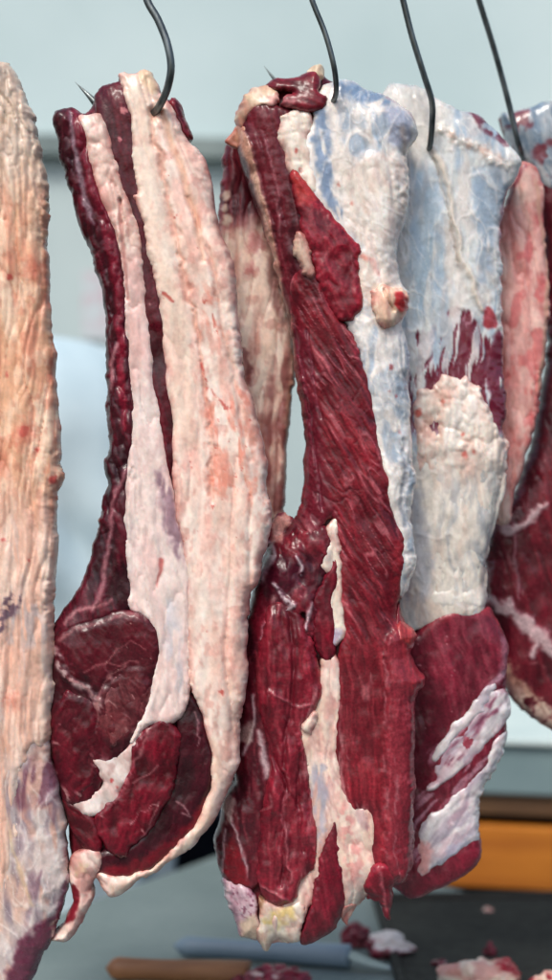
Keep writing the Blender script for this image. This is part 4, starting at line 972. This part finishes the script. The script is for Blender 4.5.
hook(over_rail(128, RAIL_PX, 0, YR) + [(140, -30, -.018), (147, 0, -.022), (158, 20, -.024), (167, 43, -.026), (171, 66, -.026), (168, 86, -.022), (162, 101, -.013), (154, 113, .002), (140, 120, .024), (118, 117, .044), (100, 107, .055), (88, 95, .057), (75, 82, .058)], .0036,
     'dark curved meat hook whose pointed tip sticks out left of the creamy fat cap')
hook(over_rail(290, RAIL_PX, 0, YR) + [(304, -30, -.004), (312, 0, -.002), (325, 33, .0), (333, 62, .002), (336, 82, .008), (335, 97, .02), (326, 108, .045), (306, 106, .07), (288, 94, .085), (275, 80, .088), (264, 66, .09)], .0026,
     'thin dark hook in the bluish top of the largest middle cut, small tip behind')
hook(over_rail(382, RAIL_PX, 0, YR) + [(395, -30, .052), (403, 0, .058), (412, 36, .062), (424, 75, .068), (432, 102, .074), (432, 126, .080), (430, 146, .092), (426, 156, .12), (418, 150, .15), (408, 130, .165), (402, 112, .168)], .0030,
     'dark hook sunk in the white silverskin top, third hook from the left')
hook(over_rail(452, RAIL_PX, 0, YR) + [(469, -32, .12), (479, 0, .135), (495, 52, .150), (508, 100, .158), (517, 138, .162), (521, 152, .175), (522, 160, .205), (520, 154, .24), (517, 140, .262), (513, 126, .268)], .0030,
     'rightmost dark steel hook holding the cut with the pink fat flap')
a = np.array([wpt(-420, RAIL_PX, YR), wpt(960, RAIL_PX, YR)])
V, F = tube(np.linspace(a[0], a[1], 12), np.full(12, .016), 20)
rail = mesh('hanging_rail', V, F, m_steel, None, True, tuple(a.mean(0)))
tag(rail, 'round steel rail above the meat that the hooks hang over', 'rail')

# ================================================================== setting
m_wall = surf('painted_wall', (176, 198, 200), (198, 216, 217), .6, 1.4, 0, .001, 30, c3=(188, 208, 210))
WY = 1.9
V = []; F = []
nx, nz = 24, 16
for i in range(nx + 1):
    for j in range(nz + 1):
        V.append((-3.5 + 7 * i / nx, WY, 0 + 3.6 * j / nz))
for i in range(nx):
    for j in range(nz):
        q = i * (nz + 1) + j
        F.append((q, q + nz + 1, q + nz + 2, q + 1))
w = mesh('wall', V, F, m_wall, None, False); tag(w, kind='structure')
m_floor = surf('dark_floor', (34, 40, 46), (52, 58, 62), .5, 8, 0, .001, 40)
f = mesh('floor', [(-3.5, -3.2, 0), (3.5, -3.2, 0), (3.5, 1.9, 0), (-3.5, 1.9, 0)], [(0, 1, 2, 3)], m_floor, None, False); tag(f, kind='structure')

# ledge on the wall
def zat(py, y): return wpt(276, py, y)[2]
m_ledge = surf('grey_green_paint', (104, 120, 120), (126, 140, 138), .5, 9)
m_ledge2 = surf('pale_green_paint', (164, 181, 182), (180, 196, 196), .55, 3)
lr = empty('wall_ledge', (-.3, WY - .03, zat(150, WY - .06)))
tag(lr, 'dark grey-green ledge running along the back wall with a paler panel below', 'ledge')
def slope_box(name, px0, px1, pt0, pt1, h, y0, y1, mat, parent):
    V = []
    for y in (y0, y1):
        for px, py in ((px0, pt0), (px1, pt1)):
            x, _, z = wpt(px, py, y0); V += [(x, y, z)]
            x, _, z = wpt(px, py + h, y0); V += [(x, y, z)]
    F = [(0, 1, 3, 2), (4, 6, 7, 5), (0, 2, 6, 4), (1, 5, 7, 3), (0, 4, 5, 1), (2, 3, 7, 6)]
    return mesh(name, V, F, mat, parent, False)
slope_box('ledge', -500, 900, 122, 152, 20, WY - .07, WY - .002, m_ledge, lr)
slope_box('panel', -500, 900, 142.5, 172.5, 900, WY - .03, WY - .003, m_ledge2, lr)

# faded pink notice on the wall
m_pink = surf('faded_print', (190, 206, 208), (196, 160, 172), .7, 26, 0, 0, 30, c3=(190, 196, 200))
n0 = wpt(82, 272, WY - .034); n1 = wpt(104, 340, WY - .034)
nt_ = box('paper_notice', (n0[0], WY - .036, n1[2]), (n1[0] + .02, WY - .032, n0[2]), m_pink, None, .0006, ((n0[0] + n1[0]) / 2, WY - .034, n1[2]))
tag(nt_, 'faded pink paper notice on the back wall beside the lobed dark meat', 'notice')

# tall white covered bundle
m_cloth = surf('white_cloth', (172, 196, 206), (202, 220, 226), .75, 5, 0, .002, 50)
def bundle():
    cy = 1.15; s = K * (DCAM + cy) / DCAM
    cx = (34 - 276) * s; rx, ry = .215, .2; ztop = zat(337, cy)
    nu, nv = 96, 120; V = []; F = []
    for j in range(nv + 1):
        t = j / nv
        for i in range(nu):
            a = 2 * math.pi * i / nu
            if t < .25:
                ph = (t / .25) * math.pi / 2
                k = math.sin(ph) ** .8; z = ztop - .17 * (1 - math.cos(ph))
            else:
                k = 1 + .06 * (t - .25); z = ztop - .17 - (ztop - .17) * (t - .25) / .75
            d = 0
            A = np.array([a * 1.0]); Z = np.array([z])
            sag = math.exp(-((z - zat(560, cy)) / .09) ** 2)
            d += .045 * sag * (abs(math.sin(13 * z + 2.4 * math.cos(a) * 2)) - .5)
            d += .010 * math.sin(5 * a + 9 * z) * min(1, t * 3) + .006 * math.sin(11 * a - 6 * z) * min(1, t * 3)
            V.append((cx + (rx * k + d) * math.cos(a), cy + (ry * k + d) * math.sin(a), max(z, 0)))
    for j in range(nv):
        for i in range(nu):
            F.append((j*nu+i, (j+1)*nu+i, (j+1)*nu+(i+1) % nu, j*nu+(i+1) % nu))
    F.append(list(range(nu))); F.append([nv*nu+i for i in range(nu)][::-1])
    o = mesh('covered_bundle', V, F, m_cloth, None, True, (cx, cy, 0))
    tag(o, 'tall round-topped bundle under bluish white cloth behind the hanging meat', 'bundle')
bundle()
# dark blue bin behind the table
m_navy = surf('navy_plastic', (16, 22, 36), (24, 32, 48), .45, 5)
def bin_():
    cx, cy = wpt(165, 500, 1.42)[0], 1.42
    root = empty('plastic_bin', (cx, cy, 0)); tag(root, 'dark navy plastic bin standing on the floor behind the table', 'bin')
    nu = 48; V = []; F = []
    prof_ = [(.17, 0), (.235, .02), (.262, .80), (.268, .80), (.24, .80), (.235, .78), (.16, .06)]
    for r, z in prof_:
        for i in range(nu):
            a = 2 * math.pi * i / nu; V.append((cx + r * 1.05 * math.cos(a), cy + r * .6 * math.sin(a), z))
    for j in range(len(prof_) - 1):
        for i in range(nu): F.append((j*nu+i, j*nu+(i+1) % nu, (j+1)*nu+(i+1) % nu, (j+1)*nu+i))
    F.append(list(range(nu))[::-1]); F.append([(len(prof_)-1)*nu+i for i in range(nu)])
    mesh('body', V, F, m_navy, root)
    V, F = [], []
    t = np.linspace(0, 2 * math.pi, 65); P = np.stack([cx + .272 * 1.05 * np.cos(t), cy + .272 * .6 * np.sin(t), np.full(65, .805)], 1)
    V, F = tube(P, np.full(65, .012), 10); mesh('rim', V, F, m_navy, root)
bin_()

# ------------------------------------------------------------------ table
m_top = surf('grey_steel_top', (99, 114, 113), (119, 133, 131), .55, 5, .0, .0006, 80, spec=.4)
m_leg = surf('galvanised_leg', (88, 96, 98), (116, 124, 126), .45, 20, .7)
def table():
    P = [(-.80, 1.22 - 1.5), (-.036, 2.56 - 1.5), (.62, 1.86 - 1.5), (.70, 1.22 - 1.5)]
    root = empty('work_table', (0, .3, 0)); tag(root, 'grey steel butcher table below the hanging meat', 'table')
    th = .035; V = [(x, y, TABLE_Z) for x, y in P] + [(x, y, TABLE_Z - th) for x, y in P]
    F = [(3, 2, 1, 0), (4, 5, 6, 7)] + [(i, (i+1) % 4, 4 + (i+1) % 4, 4 + i) for i in range(4)]
    o = mesh('table_top', V, F, m_top, root, False)
    bv = o.modifiers.new('edge', 'BEVEL'); bv.width = .006; bv.segments = 3
    c = np.mean(P, 0)
    for x, y in P:
        x, y = c + (np.array([x, y]) - c) * .86
        V, F = tube(np.array([(x, y, TABLE_Z - th - .001), (x, y, .4), (x, y, 0)]), np.full(3, .02), 12); mesh('leg', V, F, m_leg, root)
table()
def on_table(px, py, h=0):
    """where the ray of a picture point meets the table top (h above it)"""
    d = FPX * (ZC - TABLE_Z - h) / (py - 490)
    return np.array([(px - 276) * d / FPX, d - DCAM, TABLE_Z + h])

# ------------------------------------------------------------------ counter with wooden front
m_ctop = surf('sky_lit_steel', (186, 204, 204), (206, 222, 220), .4, 6, .0, .0004, 60)  # pale colour holds the sky's reflection on the steel top
m_cfront = surf('grey_steel', (112, 134, 138), (128, 150, 152), .45, 6, .0, .0004, 60)
m_brown = surf('brown_wood', (74, 52, 34), (104, 74, 46), .55, 6, 0, .0015, 40, (1.2, 6, 14))
m_orange = surf('varnished_orange_wood', (170, 98, 30), (198, 122, 40), .35, 5, 0, .001, 40, (1.2, 6, 10))
m_black = surf('black_shade', (12, 12, 11), (22, 21, 19), .8, 8, spec=.12)  # black colour stands for the shaded space beneath the counter
def counter():
    y0 = .95; s = K * (DCAM + y0) / DCAM
    x0, x1 = (392 - 276) * s, (840 - 276) * s; y1 = y0 + .55
    z = lambda py: zat(py, y0)
    root = empty('counter', ((x0 + x1) / 2, y0, 0)); tag(root, 'counter with pale top, grey band and orange wooden front panel at the right', 'counter')
    sl = 6 * s
    box('top', (x0 - .01, y0 - .012, z(748)), (x1, y1, z(741)), m_ctop, root)
    box('apron', (x0, y0, z(799)), (x1, y1, z(748) - .001), m_cfront, root)
    box('rail', (x0, y0 + .012, z(822)), (x1, y1, z(799) - .001), m_brown, root)
    box('body', (x0, y0 + .05, .06), (x1, y1, z(822) - .001), m_black, root)
    for k in range(2):
        xa = x0 + (x1 - x0) * k / 2 + .004; xb = x0 + (x1 - x0) * (k + 1) / 2 - .004
        p = box('front_panel', (xa, y0 + .006, z(896)), (xb, y0 + .03, z(832)), m_orange, root)
    for xa in (x0 + .03, x1 - .07):
        for ya in (y0 + .08, y1 - .06): box('leg', (xa, ya, 0), (xa + .04, ya + .04, .059), m_black, root)
    root.rotation_euler = (0, 0, math.radians(-13))
counter()

# dark sheet added on the table, standing in for shade under the counter
def shade_sheet():
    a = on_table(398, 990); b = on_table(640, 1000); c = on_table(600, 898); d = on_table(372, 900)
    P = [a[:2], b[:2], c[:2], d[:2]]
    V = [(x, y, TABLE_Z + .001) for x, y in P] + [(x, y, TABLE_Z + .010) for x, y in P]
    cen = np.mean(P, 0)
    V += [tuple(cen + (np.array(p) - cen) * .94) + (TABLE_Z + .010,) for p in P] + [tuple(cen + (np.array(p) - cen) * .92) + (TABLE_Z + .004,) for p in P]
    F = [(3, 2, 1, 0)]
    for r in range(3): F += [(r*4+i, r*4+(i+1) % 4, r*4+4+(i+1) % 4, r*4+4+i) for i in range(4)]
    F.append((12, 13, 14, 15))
    m_shade = surf('dark_shade_sheet', (9, 9, 8), (42, 41, 36), .75, 7, 0, .0006, 60, spec=.3)
    o = mesh('shade_sheet', V, F, m_shade, None, False, tuple(cen) + (TABLE_Z,)); tag(o, 'shallow dark sheet added on the table as shade in front of the orange panel', 'shade_sheet')
shade_sheet()

# ------------------------------------------------------------------ knives
m_hand = surf('handle_wood', (112, 72, 44), (156, 108, 70), .5, 14, 0, .001, 60, (.4, 3, 3))
m_blue = surf('blue_grey_plastic', (106, 128, 144), (126, 146, 160), .45, 8)
m_blade = surf('blade_steel', (120, 132, 138), (160, 170, 174), .3, 20, .9)
def knife(label, a, b, r, mat, tip, rt):
    """handle from a to b, blade from b to tip, lying on the table"""
    a, b, tip = (np.array(p) for p in (a, b, tip))
    root = empty('knife', tuple(a)); tag(root, label, 'knife')
    P = np.array([a + (b - a) * t for t in np.linspace(0, 1, 24)])
    t = np.linspace(0, 1, 24)
    R = r * (1 - .1 * np.sin(t * math.pi * 1.5)) * np.clip(np.sqrt(np.clip(t / .07, 0.02, 1)), 0, 1)
    P[:, 2] = TABLE_Z + r * 1.0 + .001
    V, F = tube(P, R, 20); mesh('handle', V, F, mat, root)
    d = (tip - b) / np.linalg.norm(tip - b); nrm = np.array([-d[1], d[0], 0])
    V = []; n = 14
    for i in range(n + 1):
        u = i / n; c = b + (tip - b) * u
        w = rt * (1 - u ** 3 * .96)
        z = TABLE_Z + r * (1 - u) + .004
        V += [(c[0] + nrm[0]*rt*.4, c[1] + nrm[1]*rt*.4, z + .0016), (c[0] + nrm[0]*(rt*.4 - w*1.4), c[1] + nrm[1]*(rt*.4 - w*1.4), z), (c[0] + nrm[0]*rt*.4, c[1] + nrm[1]*rt*.4, z - .0016)]
    F = []
    for i in range(n):
        for k in range(3): F.append((i*3+k, i*3+(k+1) % 3, i*3+3+(k+1) % 3, i*3+3+k))
    F += [(0, 2, 1), (n*3, n*3+1, n*3+2)]
    mesh('blade', V, F, m_blade, root, False)
knife('knife with a round wooden handle on the table under the rib eye cut', on_table(106, 981), on_table(250, 987), .0135, m_hand, on_table(330, 996), .018)
knife('knife with a blue-grey handle lying behind the wooden handled one', on_table(174, 957), on_table(350, 968), .0125, m_blue, on_table(392, 974), .014)

# ------------------------------------------------------------------ scraps on the table
def scrap(px, py, w, hgt, paint, label, cat, seed, flat=.7):
    import bmesh
    base = on_table(px, py); s = base[1] + DCAM; s = s / FPX
    bm = bmesh.new(); bmesh.ops.create_icosphere(bm, subdivisions=5, radius=1)
    V = np.array([v.co[:] for v in bm.verts]); F = [[v.index for v in f.verts] for f in bm.faces]; bm.free()
    a = N(V[:, 0] + 9 + seed, V[:, 1] + V[:, 2] * .7, .8, .8, seed, 4); b = N(V[:, 2] * 1.3 + 5, V[:, 0] - V[:, 1] + 7, .5, .5, seed + 5, 4)
    f1, f2 = worley(V[:, 0] * 1.0 + .3 * V[:, 1], V[:, 2] + .4 * V[:, 1], .55, .55, seed)
    k = .8 + .55 * (a - .5) + .3 * (b - .5)
    P = V * k[:, None] * np.array([w * s / 2, w * s / 2 * flat, hgt * s / 2])
    P[:, 2] = np.maximum(P[:, 2], -.35 * hgt * s / 2); P[:, 2] -= P[:, 2].min()
    P += base + np.array([0, 0, .0015])
    o = mesh('meat_scrap', P, F, MAT('fat'), None, True, tuple(base))
    g = G(V[:, 0] * 20, (V[:, 2] + V[:, 1] * .5) * 20, np.ones(len(V)), seed)
    c = paint(g, V)
    at = o.data.color_attributes.new('Col', 'FLOAT_COLOR', 'POINT')
    at.data.foreach_set('color', np.concatenate([to_lin(c), np.full((len(c), 1), .4)], 1).astype(np.float32).ravel())
    return tag(o, label, cat, 'meat scraps on the table')
def s_red(g, V): return lerp(lean(g, C(124, 22, 44), C(84, 14, 30), C(160, 60, 76))[0], C(214, 190, 186), sstep(.74, .84, g.n(10)))
def s_mix(g, V):
    c = s_red(g, V); return lerp(c, C(222, 214, 210), sstep(-.1, .15, V[:, 2] * .8 + V[:, 0] * .5 - .1 + .8 * (g.n(9) - .5)))
def s_mix2(g, V):
    c = s_red(g, V); return lerp(c, C(224, 220, 216), sstep(0, .2, .6 * V[:, 2] - V[:, 0] + .9 * (g.n(9) - .5)))
def s_pale(g, V):
    c = fatty(g, C(222, 200, 178), C(236, 222, 208), C(214, 160, 146))[0]
    return lerp(c, C(150, 30, 44), sstep(.7, .8, g.n(9)))
scrap(277, 994, 72, 44, s_red, 'dark red meat scrap piled against the wooden knife handle', 'meat scrap', 3)
scrap(243, 990, 40, 26, s_red, 'small dark red scrap between wooden handle and larger red pile', 'meat scrap', 8)
scrap(358, 946, 42, 40, s_red, 'dark maroon scrap on the table just below the middle cut', 'meat scrap', 13)
scrap(388, 956, 52, 36, s_mix, 'meat scrap with white fat on top, right of the maroon one', 'meat scrap', 21)
scrap(482, 996, 98, 66, s_pale, 'large pale fat scrap at the bottom edge with red bits', 'meat scrap', 34)
scrap(548, 998, 50, 46, s_pale, 'pale fat scrap in the lower right corner', 'meat scrap', 47)
scrap(490, 958, 14, 22, s_red, 'small bright red scrap standing just behind the large pale scrap', 'meat scrap', 55)
scrap(439, 968, 18, 14, s_red, 'small red scrap left of the large pale scrap', 'meat scrap', 62)
scrap(488, 914, 12, 10, s_pale, 'tiny pinkish scrap at the far end of the dark shade sheet', 'meat scrap', 70)

# ================================================================== light, camera, render
sc = bpy.context.scene
SUN_EL, SUN_AZ = math.radians(52), math.radians(200)      # azimuth: 180 = behind the camera, more = from the left
w = bpy.data.worlds.new('World'); sc.world = w; w.use_nodes = True
nt = w.node_tree; bg = nt.nodes['Background']; sky = nt.nodes.new('ShaderNodeTexSky')
sky.sky_type = 'NISHITA'; sky.sun_disc = False; sky.sun_elevation = SUN_EL; sky.sun_rotation = SUN_AZ
sky.dust_density = 4; sky.ozone_density = 1.5; sky.air_density = 1.0
nt.links.new(sky.outputs[0], bg.inputs['Color']); bg.inputs['Strength'].default_value = .118
sun = bpy.data.lights.new('sun', 'SUN'); sun.energy = 1.55; sun.angle = math.radians(18); sun.color = (1, .96, .9)
so = bpy.data.objects.new('sun', sun); COL.objects.link(so)
d = np.array([math.sin(SUN_AZ) * math.cos(SUN_EL), math.cos(SUN_AZ) * math.cos(SUN_EL), math.sin(SUN_EL)])   # towards the sun
from mathutils import Vector
so.rotation_euler = Vector(d.tolist()).to_track_quat('Z', 'Y').to_euler(); so.location = (d * 5).tolist()

cam = bpy.data.cameras.new('camera'); co = bpy.data.objects.new('camera', cam); COL.objects.link(co); sc.camera = co
co.location = (0, -DCAM, ZC); co.rotation_euler = (math.pi / 2, 0, 0)
cam.sensor_fit = 'VERTICAL'; cam.sensor_height = 36; cam.lens = 36 * FPX / 980
cam.clip_start = .05; cam.clip_end = 100
cam.dof.use_dof = True; cam.dof.focus_distance = DCAM + .0; cam.dof.aperture_fstop = 2.4
sc.render.engine = 'CYCLES'; sc.cycles.use_denoising = True
try: sc.cycles.denoiser = 'OPENIMAGEDENOISE'
except Exception: pass
sc.cycles.max_bounces = 6; sc.cycles.use_adaptive_sampling = True; sc.cycles.adaptive_threshold = .01
sc.view_settings.view_transform = 'Standard'; sc.view_settings.look = 'None'
sc.view_settings.exposure = 0.45; sc.view_settings.gamma = 1
